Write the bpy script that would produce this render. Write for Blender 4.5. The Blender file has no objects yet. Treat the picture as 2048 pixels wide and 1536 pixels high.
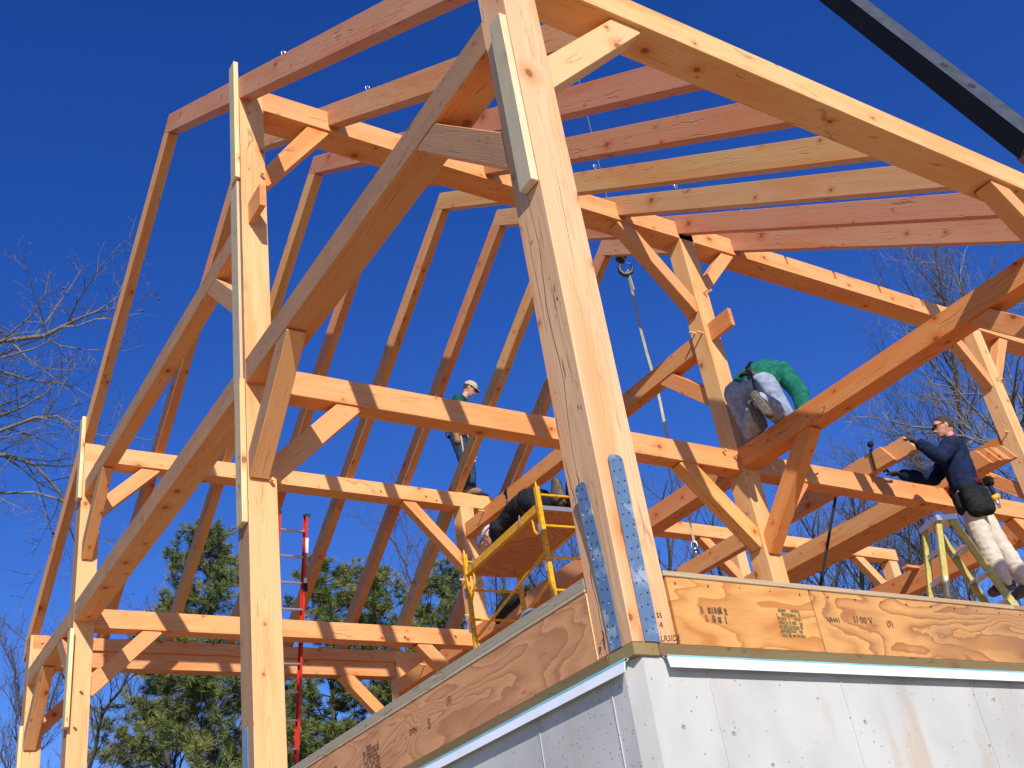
import bpy, bmesh, math, random
from mathutils import Vector, Matrix, noise
V=Vector; R=math.radians
sc=bpy.context.scene; COL=sc.collection
# ---------------------------------------------------------------- camera
cam=bpy.data.cameras.new('camera'); co=bpy.data.objects.new('camera',cam); COL.objects.link(co)
Rw=[(0.8397,-0.5245,-0.1404),(0.1646,0.4922,-0.8548),(0.5174,0.6947,0.4997)]   # right, down, forward
r_,d_,f_=[V(a).normalized() for a in Rw]
f_=r_.cross(d_).normalized(); d_=f_.cross(r_).normalized()
M=Matrix((( r_.x,-d_.x,-f_.x),(r_.y,-d_.y,-f_.y),(r_.z,-d_.z,-f_.z)))
co.matrix_world=Matrix.Translation((-2.41708,-2.80423,-1.05768))@M.to_4x4()
cam.sensor_width=36; cam.sensor_fit='HORIZONTAL'; cam.lens=2196.99/2048*36
cam.clip_start=0.05; cam.clip_end=2000
sc.camera=co
# ---------------------------------------------------------------- sky, sun, exposure
SA,SB=2.37,1.61
SUN=V((-1,-SA,SB)).normalized()
el=math.asin(SUN.z); rot=math.atan2(SUN.x,SUN.y)
w=bpy.data.worlds.new('World'); sc.world=w; w.use_nodes=True
nt=w.node_tree; nt.nodes.clear()
sky=nt.nodes.new('ShaderNodeTexSky'); sky.sky_type='NISHITA'; sky.sun_disc=False
sky.sun_elevation=el; sky.sun_rotation=rot; sky.altitude=300; sky.air_density=1.0; sky.dust_density=0.15; sky.ozone_density=3.5
hs=nt.nodes.new('ShaderNodeHueSaturation'); hs.inputs['Saturation'].default_value=1.32; hs.inputs['Hue'].default_value=0.524; hs.inputs['Value'].default_value=1.0
bg=nt.nodes.new('ShaderNodeBackground'); bg.inputs[1].default_value=0.127
wo=nt.nodes.new('ShaderNodeOutputWorld')
nt.links.new(sky.outputs[0],hs.inputs['Color']); nt.links.new(hs.outputs[0],bg.inputs[0]); nt.links.new(bg.outputs[0],wo.inputs[0])
sl=bpy.data.lights.new('sun','SUN'); so=bpy.data.objects.new('sun',sl); COL.objects.link(so)
sl.energy=4.6; sl.angle=R(0.53); sl.color=(1.0,0.93,0.83)
so.rotation_euler=SUN.to_track_quat('Z','Y').to_euler()
sc.view_settings.view_transform='Standard'; sc.view_settings.look='None'; sc.view_settings.exposure=0.24; sc.view_settings.gamma=1
sc.cycles.max_bounces=8; sc.cycles.diffuse_bounces=5
# ---------------------------------------------------------------- materials
def newmat(name):
    m=bpy.data.materials.new(name); m.use_nodes=True; n=m.node_tree; n.nodes.clear()
    out=n.nodes.new('ShaderNodeOutputMaterial'); b=n.nodes.new('ShaderNodeBsdfPrincipled'); n.links.new(b.outputs[0],out.inputs[0])
    return m,n,b
def N(n,t,**k):
    x=n.nodes.new(t)
    for a,v in k.items():
        if a=='ins':
            for i,vv in v.items(): x.inputs[i].default_value=vv
        else: setattr(x,a,v)
    return x
def math_(n,op,a,b=None,c=None):
    x=n.nodes.new('ShaderNodeMath'); x.operation=op
    for i,v in enumerate((a,b,c)):
        if v is None: continue
        if isinstance(v,(int,float)): x.inputs[i].default_value=v
        else: n.links.new(v,x.inputs[i])
    return x.outputs[0]
def mixc(n,f,a,b,bt='MIX'):
    x=n.nodes.new('ShaderNodeMix'); x.data_type='RGBA'; x.blend_type=bt
    for i,v in ((0,f),(6,a),(7,b)):
        if isinstance(v,(int,float)): x.inputs[i].default_value=v
        elif isinstance(v,tuple): x.inputs[i].default_value=v+(1,) if len(v)==3 else v
        else: n.links.new(v,x.inputs[i])
    return x.outputs[2]
def ramp(n,src,stops):
    x=n.nodes.new('ShaderNodeValToRGB'); n.links.new(src,x.inputs[0]); e=x.color_ramp.elements
    while len(e)<len(stops): e.new(0.5)
    for i,(p,c) in enumerate(stops): e[i].position=p; e[i].color=c+(1,) if len(c)==3 else c
    return x.outputs[0]
def lum(v): return (v,v,v)
def wood(name,rough=False,weather=0.0,WC=(0.33,0.215,0.155)):
    """sawn fir: long axis is local X; base tint comes from the object's own colour"""
    m,n,b=newmat(name); L=n.links.new
    oi=N(n,'ShaderNodeObjectInfo'); tc=N(n,'ShaderNodeTexCoord')
    off=N(n,'ShaderNodeVectorMath',operation='SCALE'); 
    cr=N(n,'ShaderNodeCombineXYZ'); L(oi.outputs['Random'],cr.inputs[0]); L(math_(n,'MULTIPLY',oi.outputs['Random'],0.13),cr.inputs[1]); L(math_(n,'MULTIPLY',oi.outputs['Random'],0.29),cr.inputs[2])
    L(cr.outputs[0],off.inputs[0]); off.inputs['Scale'].default_value=47.0
    P=N(n,'ShaderNodeVectorMath',operation='ADD'); L(tc.outputs['Object'],P.inputs[0]); L(off.outputs[0],P.inputs[1])
    # knots: laid out per face (branches run outward), so every face shows some
    fn=N(n,'ShaderNodeSeparateXYZ'); L(tc.outputs['Normal'],fn.inputs[0]); ob_=N(n,'ShaderNodeSeparateXYZ'); L(tc.outputs['Object'],ob_.inputs[0]); pp=N(n,'ShaderNodeSeparateXYZ'); L(P.outputs[0],pp.inputs[0])
    ny=math_(n,'GREATER_THAN',math_(n,'ABSOLUTE',fn.outputs[1]),0.7)
    tt=math_(n,'ADD',math_(n,'MULTIPLY',ny,ob_.outputs[2]),math_(n,'MULTIPLY',math_(n,'SUBTRACT',1.0,ny),ob_.outputs[1]))
    fo=math_(n,'ADD',math_(n,'MULTIPLY',math_(n,'ROUND',fn.outputs[1]),3.37),math_(n,'MULTIPLY',math_(n,'ROUND',fn.outputs[2]),5.71))
    fo=math_(n,'ADD',fo,math_(n,'MULTIPLY',oi.outputs['Random'],19.0))
    kx=math_(n,'ADD',math_(n,'MULTIPLY',pp.outputs[0],2.7),fo); ky=math_(n,'ADD',math_(n,'MULTIPLY',tt,5.2),math_(n,'MULTIPLY',fo,1.7))
    ks=N(n,'ShaderNodeCombineXYZ'); L(kx,ks.inputs[0]); L(ky,ks.inputs[1])
    vo=N(n,'ShaderNodeTexVoronoi',feature='F1',voronoi_dimensions='2D'); L(ks.outputs[0],vo.inputs['Vector']); vo.inputs['Scale'].default_value=1.0
    sep=N(n,'ShaderNodeSeparateColor'); L(vo.outputs['Color'],sep.inputs[0])
    kn0=N(n,'ShaderNodeTexNoise'); L(tc.outputs['Object'],kn0.inputs['Vector']); kn0.inputs['Scale'].default_value=28.0; kn0.inputs['Detail'].default_value=2
    sub=N(n,'ShaderNodeVectorMath',operation='SUBTRACT'); L(ks.outputs[0],sub.inputs[0]); L(vo.outputs['Position'],sub.inputs[1])
    sq=N(n,'ShaderNodeVectorMath',operation='MULTIPLY'); L(sub.outputs[0],sq.inputs[0]); sq.inputs[1].default_value=(1.55,1,0)
    ln0=N(n,'ShaderNodeVectorMath',operation='LENGTH'); L(sq.outputs[0],ln0.inputs[0])
    lnv=math_(n,'ADD',ln0.outputs['Value'],math_(n,'MULTIPLY_ADD',kn0.outputs[0],0.05,-0.025))
    gate=math_(n,'GREATER_THAN',sep.outputs[0],0.56)
    size=math_(n,'MULTIPLY_ADD',math_(n,'POWER',sep.outputs[1],2.5),0.13,0.035)
    kn=math_(n,'DIVIDE',lnv,size)
    core=math_(n,'MULTIPLY',gate,N2(n,kn,0.55,1.25))
    halo=math_(n,'MULTIPLY',gate,N2(n,kn,0.8,4.0))
    # growth rings distorted around knots
    sp=N(n,'ShaderNodeSeparateXYZ'); L(P.outputs[0],sp.inputs[0])
    so_=N(n,'ShaderNodeSeparateXYZ'); L(tc.outputs['Object'],so_.inputs[0])
    lo=N(n,'ShaderNodeTexNoise'); lv=N(n,'ShaderNodeVectorMath',operation='MULTIPLY'); L(P.outputs[0],lv.inputs[0]); lv.inputs[1].default_value=(0.7,4,4); L(lv.outputs[0],lo.inputs['Vector']); lo.inputs['Scale'].default_value=1.3; lo.inputs['Detail'].default_value=3
    py=math_(n,'MULTIPLY_ADD',oi.outputs['Random'],0.34,-0.17)
    yy=math_(n,'SUBTRACT',so_.outputs[1],py); zz=math_(n,'ADD',so_.outputs[2],math_(n,'MULTIPLY_ADD',oi.outputs['Random'],-0.25,0.16))
    rr=math_(n,'SQRT',math_(n,'ADD',math_(n,'MULTIPLY',yy,yy),math_(n,'MULTIPLY',zz,zz)))
    rr=math_(n,'ADD',rr,math_(n,'MULTIPLY',lo.outputs[0],0.075))
    rr=math_(n,'ADD',rr,math_(n,'MULTIPLY',halo,0.02))
    ring=math_(n,'FRACT',math_(n,'MULTIPLY',rr,95.0))
    ring=math_(n,'POWER',ring,2.2)
    # fine streaks
    fi=N(n,'ShaderNodeTexNoise'); fv=N(n,'ShaderNodeVectorMath',operation='MULTIPLY'); L(P.outputs[0],fv.inputs[0]); fv.inputs[1].default_value=(2.2,70,70); L(fv.outputs[0],fi.inputs['Vector']); fi.inputs['Scale'].default_value=1.0; fi.inputs['Detail'].default_value=4
    bl=N(n,'ShaderNodeTexNoise'); bv=N(n,'ShaderNodeVectorMath',operation='MULTIPLY'); L(P.outputs[0],bv.inputs[0]); bv.inputs[1].default_value=(0.9,7,7); L(bv.outputs[0],bl.inputs['Vector']); bl.inputs['Scale'].default_value=1.0; bl.inputs['Detail'].default_value=2
    base=oi.outputs['Color']
    c=mixc(n,math_(n,'MULTIPLY',ring,0.34),base,mixc(n,1.0,base,(0.66,0.44,0.30),'MULTIPLY'))
    c=mixc(n,N2(n,bl.outputs[0],0.68,0.42,),c,mixc(n,1.0,c,(1.0,0.80,0.66),'MULTIPLY'))
    c=mixc(n,math_(n,'MULTIPLY',N2(n,bl.outputs[0],0.36,0.22),0.5),c,mixc(n,1.0,c,(1.12,1.25,1.35),'MULTIPLY'))
    c=mixc(n,math_(n,'MULTIPLY_ADD',fi.outputs[0],0.5,-0.12),c,mixc(n,1.0,c,(0.82,0.72,0.62),'MULTIPLY'))
    c=mixc(n,math_(n,'MULTIPLY',halo,0.7),c,mixc(n,1.0,c,(0.92,0.58,0.36),'MULTIPLY'))
    c=mixc(n,math_(n,'MULTIPLY',core,0.74),c,(0.17,0.05,0.018))
    # drying checks: thin dark cracks along the grain
    ck=N(n,'ShaderNodeTexVoronoi',feature='DISTANCE_TO_EDGE'); cv=N(n,'ShaderNodeVectorMath',operation='MULTIPLY'); L(P.outputs[0],cv.inputs[0]); cv.inputs[1].default_value=(0.33,6.2,6.2)
    cd=N(n,'ShaderNodeVectorMath',operation='ADD'); L(cv.outputs[0],cd.inputs[0])
    cn=N(n,'ShaderNodeTexNoise'); L(P.outputs[0],cn.inputs['Vector']); cn.inputs['Scale'].default_value=5; cs=N(n,'ShaderNodeVectorMath',operation='SCALE'); L(cn.outputs['Color'],cs.inputs[0]); cs.inputs['Scale'].default_value=0.25; L(cs.outputs[0],cd.inputs[1])
    L(cd.outputs[0],ck.inputs['Vector']); ck.inputs['Scale'].default_value=1.0
    crack=math_(n,'MULTIPLY',N2(n,ck.outputs[0],0.0,0.022),N2(n,cn.outputs[0],0.66,0.5))
    c=mixc(n,math_(n,'MULTIPLY',crack,0.5 if not rough else 0.7),c,(0.10,0.045,0.02))
    if rough:
        # weathered, saw-marked and handled outer face
        wn=N(n,'ShaderNodeTexNoise'); wv=N(n,'ShaderNodeVectorMath',operation='MULTIPLY'); L(P.outputs[0],wv.inputs[0]); wv.inputs[1].default_value=(2.0,9,9); L(wv.outputs[0],wn.inputs['Vector']); wn.inputs['Scale'].default_value=1.4; wn.inputs['Detail'].default_value=5
        c=mixc(n,math_(n,'MULTIPLY_ADD',wn.outputs[0],0.35,weather-0.17),c,WC)
        ms=N(n,'ShaderNodeTexNoise'); mv=N(n,'ShaderNodeVectorMath',operation='MULTIPLY'); L(P.outputs[0],mv.inputs[0]); mv.inputs[1].default_value=(16,42,42); L(mv.outputs[0],ms.inputs['Vector']); ms.inputs['Scale'].default_value=1.0; ms.inputs['Detail'].default_value=2
        mk=math_(n,'MULTIPLY',N2(n,ms.outputs[0],0.70,0.62),N2(n,wn.outputs[0],0.62,0.48))
        c=mixc(n,math_(n,'MULTIPLY',mk,0.75),c,(0.09,0.055,0.04))
    L(c,b.inputs['Base Color'])
    b.inputs['Roughness'].default_value=0.62 if not rough else 0.8
    b.inputs['Specular IOR Level'].default_value=0.3
    bm=N(n,'ShaderNodeBump'); bm.inputs['Strength'].default_value=0.35; bm.inputs['Distance'].default_value=0.004
    L(math_(n,'SUBTRACT',math_(n,'ADD',math_(n,'MULTIPLY',ring,0.25),fi.outputs[0]),math_(n,'MULTIPLY',crack,2.0)),bm.inputs['Height']); L(bm.outputs[0],b.inputs['Normal'])
    return m
def N2(n,src,lo,hi):
    """1 at lo falling (or rising) smoothly to 0 at hi"""
    x=n.nodes.new('ShaderNodeMapRange'); x.interpolation_type='SMOOTHSTEP'; x.clamp=True
    n.links.new(src,x.inputs[0])
    if lo<hi:
        x.inputs[1].default_value=lo;x.inputs[2].default_value=hi;x.inputs[3].default_value=1;x.inputs[4].default_value=0
    else:
        x.inputs[1].default_value=hi;x.inputs[2].default_value=lo;x.inputs[3].default_value=0;x.inputs[4].default_value=1
    return x.outputs[0]
def plain(name,col,rough=0.6,metal=0.0,var=0.0,scale=20.0,bump=0.0,spec=0.4,var2=None):
    m,n,b=newmat(name)
    b.inputs['Roughness'].default_value=rough; b.inputs['Metallic'].default_value=metal; b.inputs['Specular IOR Level'].default_value=spec
    if var or bump:
        tc=N(n,'ShaderNodeTexCoord'); t=N(n,'ShaderNodeTexNoise'); n.links.new(tc.outputs['Object'],t.inputs['Vector']); t.inputs['Scale'].default_value=scale; t.inputs['Detail'].default_value=5
        d=var2 if var2 else tuple(c*(1-var) for c in col)
        c=mixc(n,N2(n,t.outputs[0],0.65,0.35),col,d); n.links.new(c,b.inputs['Base Color'])
        if bump:
            bm=N(n,'ShaderNodeBump'); bm.inputs['Strength'].default_value=0.6; bm.inputs['Distance'].default_value=bump; n.links.new(t.outputs[0],bm.inputs['Height']); n.links.new(bm.outputs[0],b.inputs['Normal'])
    else: b.inputs['Base Color'].default_value=col+(1,)
    return m
WOOD=wood('sawn_fir'); WEATH=wood('weathered_fir',True,0.80,(0.225,0.135,0.09)); MIDW=wood('handled_fir',True,0.30)
GREYW=wood('grey_weathered_board',True,0.82,(0.31,0.28,0.21))
def ply(name,c1,c2,scale=1.0,dark=0.0,bands=13.0):
    """rotary cut veneer: a slowly varying height field sliced into growth layers"""
    m,n,b=newmat(name); L=n.links.new
    tc=N(n,'ShaderNodeTexCoord')
    wv=N(n,'ShaderNodeTexNoise'); wm=N(n,'ShaderNodeVectorMath',operation='MULTIPLY'); L(tc.outputs['Object'],wm.inputs[0]); wm.inputs[1].default_value=(4.0,1,9.0); L(wm.outputs[0],wv.inputs['Vector']); wv.inputs['Scale'].default_value=1.0; wv.inputs['Detail'].default_value=3
    mp=N(n,'ShaderNodeVectorMath',operation='MULTIPLY'); L(tc.outputs['Object'],mp.inputs[0]); mp.inputs[1].default_value=(0.75*scale,1,3.6*scale)
    ad=N(n,'ShaderNodeVectorMath',operation='ADD'); sc2=N(n,'ShaderNodeVectorMath',operation='SCALE'); L(wv.outputs['Color'],sc2.inputs[0]); sc2.inputs['Scale'].default_value=0.22; L(mp.outputs[0],ad.inputs[0]); L(sc2.outputs[0],ad.inputs[1])
    a=N(n,'ShaderNodeTexNoise'); L(ad.outputs[0],a.inputs['Vector']); a.inputs['Scale'].default_value=1.5; a.inputs['Detail'].default_value=1.5; a.inputs['Distortion'].default_value=0.9
    t=math_(n,'FRACT',math_(n,'MULTIPLY',a.outputs[0],bands))
    mid_=tuple((x*2+y)/3 for x,y in zip(c1,c2)); lite=tuple(min(1,x*1.14) for x in c1)
    ringc=ramp(n,t,[(0.0,lite),(0.35,c1),(0.62,mid_),(0.86,c2),(0.93,c2),(1.0,lite)])
    pn=N(n,'ShaderNodeTexNoise'); pm=N(n,'ShaderNodeVectorMath',operation='MULTIPLY'); L(tc.outputs['Object'],pm.inputs[0]); pm.inputs[1].default_value=(1.6,1,6); L(pm.outputs[0],pn.inputs['Vector']); pn.inputs['Scale'].default_value=1.2; pn.inputs['Detail'].default_value=3
    ringc=mixc(n,math_(n,'MULTIPLY',N2(n,pn.outputs[0],0.66,0.50),0.6),ringc,c2)
    fi=N(n,'ShaderNodeTexNoise'); fv=N(n,'ShaderNodeVectorMath',operation='MULTIPLY'); L(tc.outputs['Object'],fv.inputs[0]); fv.inputs[1].default_value=(6,60,130); L(fv.outputs[0],fi.inputs['Vector']); fi.inputs['Scale'].default_value=1; fi.inputs['Detail'].default_value=3
    c=mixc(n,math_(n,'MULTIPLY',fi.outputs[0],0.5),ringc,mixc(n,1.0,ringc,(0.72,0.6,0.48),'MULTIPLY'))
    vo=N(n,'ShaderNodeTexVoronoi'); kv=N(n,'ShaderNodeVectorMath',operation='MULTIPLY'); L(tc.outputs['Object'],kv.inputs[0]); kv.inputs[1].default_value=(5.2,1,9); L(kv.outputs[0],vo.inputs['Vector']); vo.inputs['Scale'].default_value=1
    sep=N(n,'ShaderNodeSeparateColor'); L(vo.outputs['Color'],sep.inputs[0])
    k=math_(n,'MULTIPLY',math_(n,'GREATER_THAN',sep.outputs[0],0.62),N2(n,vo.outputs['Distance'],0.05,0.11))
    c=mixc(n,math_(n,'MULTIPLY',k,0.75),c,(0.22,0.085,0.04))
    if dark:
        dn=N(n,'ShaderNodeTexNoise'); L(tc.outputs['Object'],dn.inputs['Vector']); dn.inputs['Scale'].default_value=1.1; dn.inputs['Detail'].default_value=4
        c=mixc(n,math_(n,'MULTIPLY',N2(n,dn.outputs[0],0.62,0.42),dark),c,(0.20,0.12,0.07))
    L(c,b.inputs['Base Color']); b.inputs['Roughness'].default_value=0.65
    bm=N(n,'ShaderNodeBump'); bm.inputs['Strength'].default_value=0.3; bm.inputs['Distance'].default_value=0.003; L(fi.outputs[0],bm.inputs['Height']); L(bm.outputs[0],b.inputs['Normal'])
    return m
PLYR=ply('orange_plywood',(0.66,0.335,0.10),(0.52,0.20,0.045),bands=9)
PLYR2=ply('weathered_orange_plywood',(0.62,0.32,0.10),(0.40,0.155,0.05),0.8,dark=0.4,bands=16)
PLYL=ply('red_brown_plywood',(0.58,0.29,0.125),(0.44,0.19,0.08),0.9,bands=14)
def concrete():
    m,n,b=newmat('formed_concrete'); L=n.links.new
    tc=N(n,'ShaderNodeTexCoord')
    a=N(n,'ShaderNodeTexNoise'); L(tc.outputs['Object'],a.inputs['Vector']); a.inputs['Scale'].default_value=1.6; a.inputs['Detail'].default_value=7; a.inputs['Roughness'].default_value=0.6
    c=ramp(n,a.outputs[0],[(0.3,(0.41,0.415,0.405)),(0.5,(0.49,0.49,0.475)),(0.7,(0.55,0.55,0.53))])
    # bug holes
    vo=N(n,'ShaderNodeTexVoronoi'); L(tc.outputs['Object'],vo.inputs['Vector']); vo.inputs['Scale'].default_value=13
    sep=N(n,'ShaderNodeSeparateColor'); L(vo.outputs['Color'],sep.inputs[0])
    hole=math_(n,'MULTIPLY',math_(n,'GREATER_THAN',sep.outputs[0],0.72),N2(n,vo.outputs['Distance'],0.06,0.15))
    v2=N(n,'ShaderNodeTexVoronoi'); L(tc.outputs['Object'],v2.inputs['Vector']); v2.inputs['Scale'].default_value=55
    s2=N(n,'ShaderNodeSeparateColor'); L(v2.outputs['Color'],s2.inputs[0])
    hole2=math_(n,'MULTIPLY',math_(n,'GREATER_THAN',s2.outputs[0],0.9),N2(n,v2.outputs['Distance'],0.08,0.22))
    hh=math_(n,'MAXIMUM',hole,hole2)
    c=mixc(n,math_(n,'MULTIPLY',hh,0.6),c,(0.17,0.155,0.14))
    # rusty run marks
    st=N(n,'ShaderNodeTexNoise'); sv=N(n,'ShaderNodeVectorMath',operation='MULTIPLY'); L(tc.outputs['Object'],sv.inputs[0]); sv.inputs[1].default_value=(4.2,4.2,0.7); L(sv.outputs[0],st.inputs['Vector']); st.inputs['Scale'].default_value=1; st.inputs['Detail'].default_value=4
    c=mixc(n,math_(n,'MULTIPLY',N2(n,st.outputs[0],0.72,0.56),0.55),c,(0.42,0.31,0.19))
    s3=N(n,'ShaderNodeTexNoise'); s3v=N(n,'ShaderNodeVectorMath',operation='MULTIPLY'); L(tc.outputs['Object'],s3v.inputs[0]); s3v.inputs[1].default_value=(2.1,2.1,1.1); L(s3v.outputs[0],s3.inputs['Vector']); s3.inputs['Scale'].default_value=1.3; s3.inputs['Detail'].default_value=3
    c=mixc(n,math_(n,'MULTIPLY',N2(n,s3.outputs[0],0.66,0.48),0.35),c,(0.33,0.33,0.32))
    L(c,b.inputs['Base Color']); b.inputs['Roughness'].default_value=0.85
    bm=N(n,'ShaderNodeBump'); bm.inputs['Strength'].default_value=0.7; bm.inputs['Distance'].default_value=0.006
    L(math_(n,'SUBTRACT',math_(n,'MULTIPLY',a.outputs[0],0.5),hh),bm.inputs['Height']); L(bm.outputs[0],b.inputs['Normal'])
    return m
CONC=concrete()
def galv():
    m,n,b=newmat('galvanised_steel'); L=n.links.new
    tc=N(n,'ShaderNodeTexCoord')
    a=N(n,'ShaderNodeTexNoise'); L(tc.outputs['Object'],a.inputs['Vector']); a.inputs['Scale'].default_value=11; a.inputs['Detail'].default_value=5; a.inputs['Distortion'].default_value=0.6
    k=N2(n,a.outputs[0],0.68,0.50)
    c=mixc(n,k,(0.19,0.29,0.42),(0.34,0.41,0.47))
    L(c,b.inputs['Base Color']); L(math_(n,'MULTIPLY_ADD',k,-0.45,0.55),b.inputs['Metallic']); b.inputs['Roughness'].default_value=0.42
    return m
GALV=galv()
STEELD=plain('dark_steel',(0.06,0.06,0.065),0.45,0.6)
STEELB=plain('bright_steel',(0.75,0.76,0.78),0.22,1.0)
ALU=plain('aluminium',(0.62,0.64,0.66),0.35,0.9)
YEL=plain('yellow_paint',(0.83,0.44,0.012),0.38,0.0,0.25,30,0.0)
YELF=plain('yellow_fibreglass',(0.50,0.43,0.12),0.55,0.0,0.2,18)
RED=plain('red_fibreglass',(0.62,0.035,0.02),0.42,0.0,0.25,14)
WHITEF=plain('white_flashing',(0.76,0.80,0.86),0.4,0.0,0.06,6)
BLUEF=plain('pale_blue_foam',(0.22,0.55,0.66),0.6,0.0,0.2,9)
SILL=wood('treated_sill',True,0.35,(0.19,0.15,0.07))
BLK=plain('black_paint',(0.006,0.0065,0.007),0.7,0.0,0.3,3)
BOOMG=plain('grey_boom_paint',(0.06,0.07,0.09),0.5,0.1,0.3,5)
BLKF=plain('black_fabric',(0.012,0.012,0.014),0.9)
SLING=plain('webbing_sling',(0.50,0.46,0.34),0.8,0.0,0.3,60)
CABLE=plain('steel_cable',(0.16,0.16,0.17),0.5,0.7)
INK=plain('black_ink',(0.06,0.036,0.025),0.85,0.0,0.5,90,var2=(0.24,0.11,0.05))
INKT=plain('grey_green_ink',(0.22,0.17,0.06),0.85,0.0,0.4,60)
BARK=plain('bark',(0.10,0.085,0.07),0.9,0.0,0.45,7,0.02)
BARKL=plain('pale_bark',(0.19,0.17,0.15),0.9,0.0,0.4,7,0.02)
TWIG=plain('twig_bark',(0.17,0.14,0.12),0.9,0.0,0.3,5)
BUD=plain('dry_seed_cluster',(0.17,0.06,0.035),0.9)
def needles():
    m,n,b=newmat('pine_needles'); L=n.links.new
    tc=N(n,'ShaderNodeTexCoord'); a=N(n,'ShaderNodeTexNoise'); L(tc.outputs['Object'],a.inputs['Vector']); a.inputs['Scale'].default_value=1.3; a.inputs['Detail'].default_value=3
    c=ramp(n,a.outputs[0],[(0.35,(0.065,0.10,0.03)),(0.5,(0.13,0.165,0.042)),(0.68,(0.24,0.235,0.062))])
    L(c,b.inputs['Base Color']); b.inputs['Roughness'].default_value=0.6
    return m
NEED=needles()
SKIN=plain('skin',(0.62,0.30,0.21),0.55,0,0.12,30)
def cloth(name,col,var=0.35,sc_=18,b=0.006): return plain(name,col,0.88,0,var,sc_,b,0.15)
DENIM=cloth('faded_denim',(0.30,0.37,0.50),0.3); DENIMD=cloth('dark_denim',(0.035,0.075,0.13)); GREEN=cloth('green_jersey',(0.012,0.16,0.115)); NAVY=cloth('navy_fleece',(0.012,0.022,0.065))
TEAL=cloth('dark_teal_jacket',(0.01,0.10,0.10)); KHAKI=cloth('khaki_canvas',(0.62,0.56,0.48),0.15); BLACKC=cloth('black_cloth',(0.02,0.022,0.026)); CAPC=cloth('cream_cap_cloth',(0.58,0.50,0.36),0.3)
GREYC=cloth('grey_cloth',(0.20,0.21,0.25)); LEATH=plain('leather',(0.10,0.065,0.045),0.6,0,0.3,20); BROWNL=plain('tan_leather',(0.28,0.14,0.075),0.6,0,0.3,20); SOLE=plain('boot_sole',(0.15,0.145,0.11),0.8,0,0.4,40,0.004)
HAIR=plain('short_dark_hair',(0.055,0.035,0.028),0.8,0,0.4,200); GLASS=plain('dark_lens',(0.01,0.01,0.012),0.15); GLOVE=plain('black_glove',(0.02,0.018,0.022),0.8)
WHITEC=cloth('pale_cap_cloth',(0.6,0.58,0.6),0.3,60); PURP=cloth('purple_blue_cloth',(0.05,0.035,0.22)); DIRT=plain('dirt',(0.43,0.35,0.26),0.95,0,0.35,0.8)
GRASS=plain('dry_grass',(0.26,0.23,0.12),0.95,0,0.4,0.4,var2=(0.14,0.16,0.06))
NAILM=plain('nail_steel',(0.42,0.47,0.52),0.5,0.6)
LABELW=plain('pale_sticker',(0.7,0.68,0.7),0.5)
# ---------------------------------------------------------------- mesh helpers
def link(name,me,mats,parent=None):
    o=bpy.data.objects.new(name,me); COL.objects.link(o)
    if mats is not None:
        for m in (mats if isinstance(mats,(list,tuple)) else [mats]): me.materials.append(m)
    place(o,Matrix.Identity(4),parent)
    return o
def obj(name,bm,mats,parent=None,smooth=False):
    bmesh.ops.recalc_face_normals(bm,faces=bm.faces)
    me=bpy.data.meshes.new(name); bm.to_mesh(me); bm.free()
    if smooth:
        for p in me.polygons: p.use_smooth=True
    return link(name,me,mats,parent)
def thing(name,label,cat,loc=(0,0,0),group=None):
    o=bpy.data.objects.new(name,None); COL.objects.link(o); o.location=loc; o.empty_display_size=0.1
    o['label']=label; o['category']=cat
    if group: o['group']=group
    return o
def tag(o,label,cat,group=None):
    o['label']=label; o['category']=cat
    if group: o['group']=group
    return o
def struct(o): o['kind']='structure'; return o
random.seed(5)
FIR=[(0.72,0.36,0.15),(0.70,0.33,0.13),(0.74,0.39,0.17),(0.68,0.31,0.125)]
LIGHT=[(0.73,0.42,0.19),(0.72,0.40,0.175)]
RAFC=[(0.50,0.225,0.125),(0.52,0.26,0.125),(0.50,0.21,0.12),(0.50,0.215,0.105),(0.56,0.32,0.13),(0.55,0.30,0.14),(0.52,0.225,0.125),(0.53,0.25,0.135)]
def frame_mat(o,xd,zd):
    x=V(xd).normalized(); z=V(zd); y=z.cross(x).normalized(); z=x.cross(y).normalized()
    return Matrix(((x.x,y.x,z.x,o[0]),(x.y,y.y,z.y,o[1]),(x.z,y.z,z.z,o[2]),(0,0,0,1)))
def world_of(p):
    if p.name in WM: return WM[p.name]
    return Matrix.Translation(p.location)
def place(o,Mw,parent):
    if parent: o.parent=parent; o.matrix_parent_inverse=world_of(parent).inverted()
    o.matrix_basis=Mw; WM[o.name]=Mw.copy()
WM={}
def solid(name,pts,axis_d,Mw,parent,col,mats=None,bev=0.003,weather=None,wn=(-1,0,0)):
    """prism: outline pts (x,z) in local XZ, extruded along local Y by axis_d=(y0,y1)"""
    bm=bmesh.new(); y0,y1=axis_d
    a=[bm.verts.new((p[0],y0,p[1])) for p in pts]; b=[bm.verts.new((p[0],y1,p[1])) for p in pts]
    bm.faces.new(a); bm.faces.new(b[::-1])
    for i in range(len(pts)):
        j=(i+1)%len(pts); bm.faces.new((a[i],b[i],b[j],a[j]))
    bmesh.ops.recalc_face_normals(bm,faces=bm.faces)
    if bev: bmesh.ops.bevel(bm,geom=list(bm.edges),offset=bev,segments=1,affect='EDGES',profile=0.5)
    ms=mats if mats else [WOOD,WEATH]
    if weather:
        bm.normal_update()
        for f in bm.faces:
            nw=(Mw.to_3x3()@f.normal).normalized()
            if nw.dot(V(wn))>0.9: f.material_index=1
    me=bpy.data.meshes.new(name); bm.to_mesh(me); bm.free()
    o=link(name,me,ms,parent); place(o,Mw,parent); o.color=col+(1,)
    return o
def rc(cols): return random.choice(cols)
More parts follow.
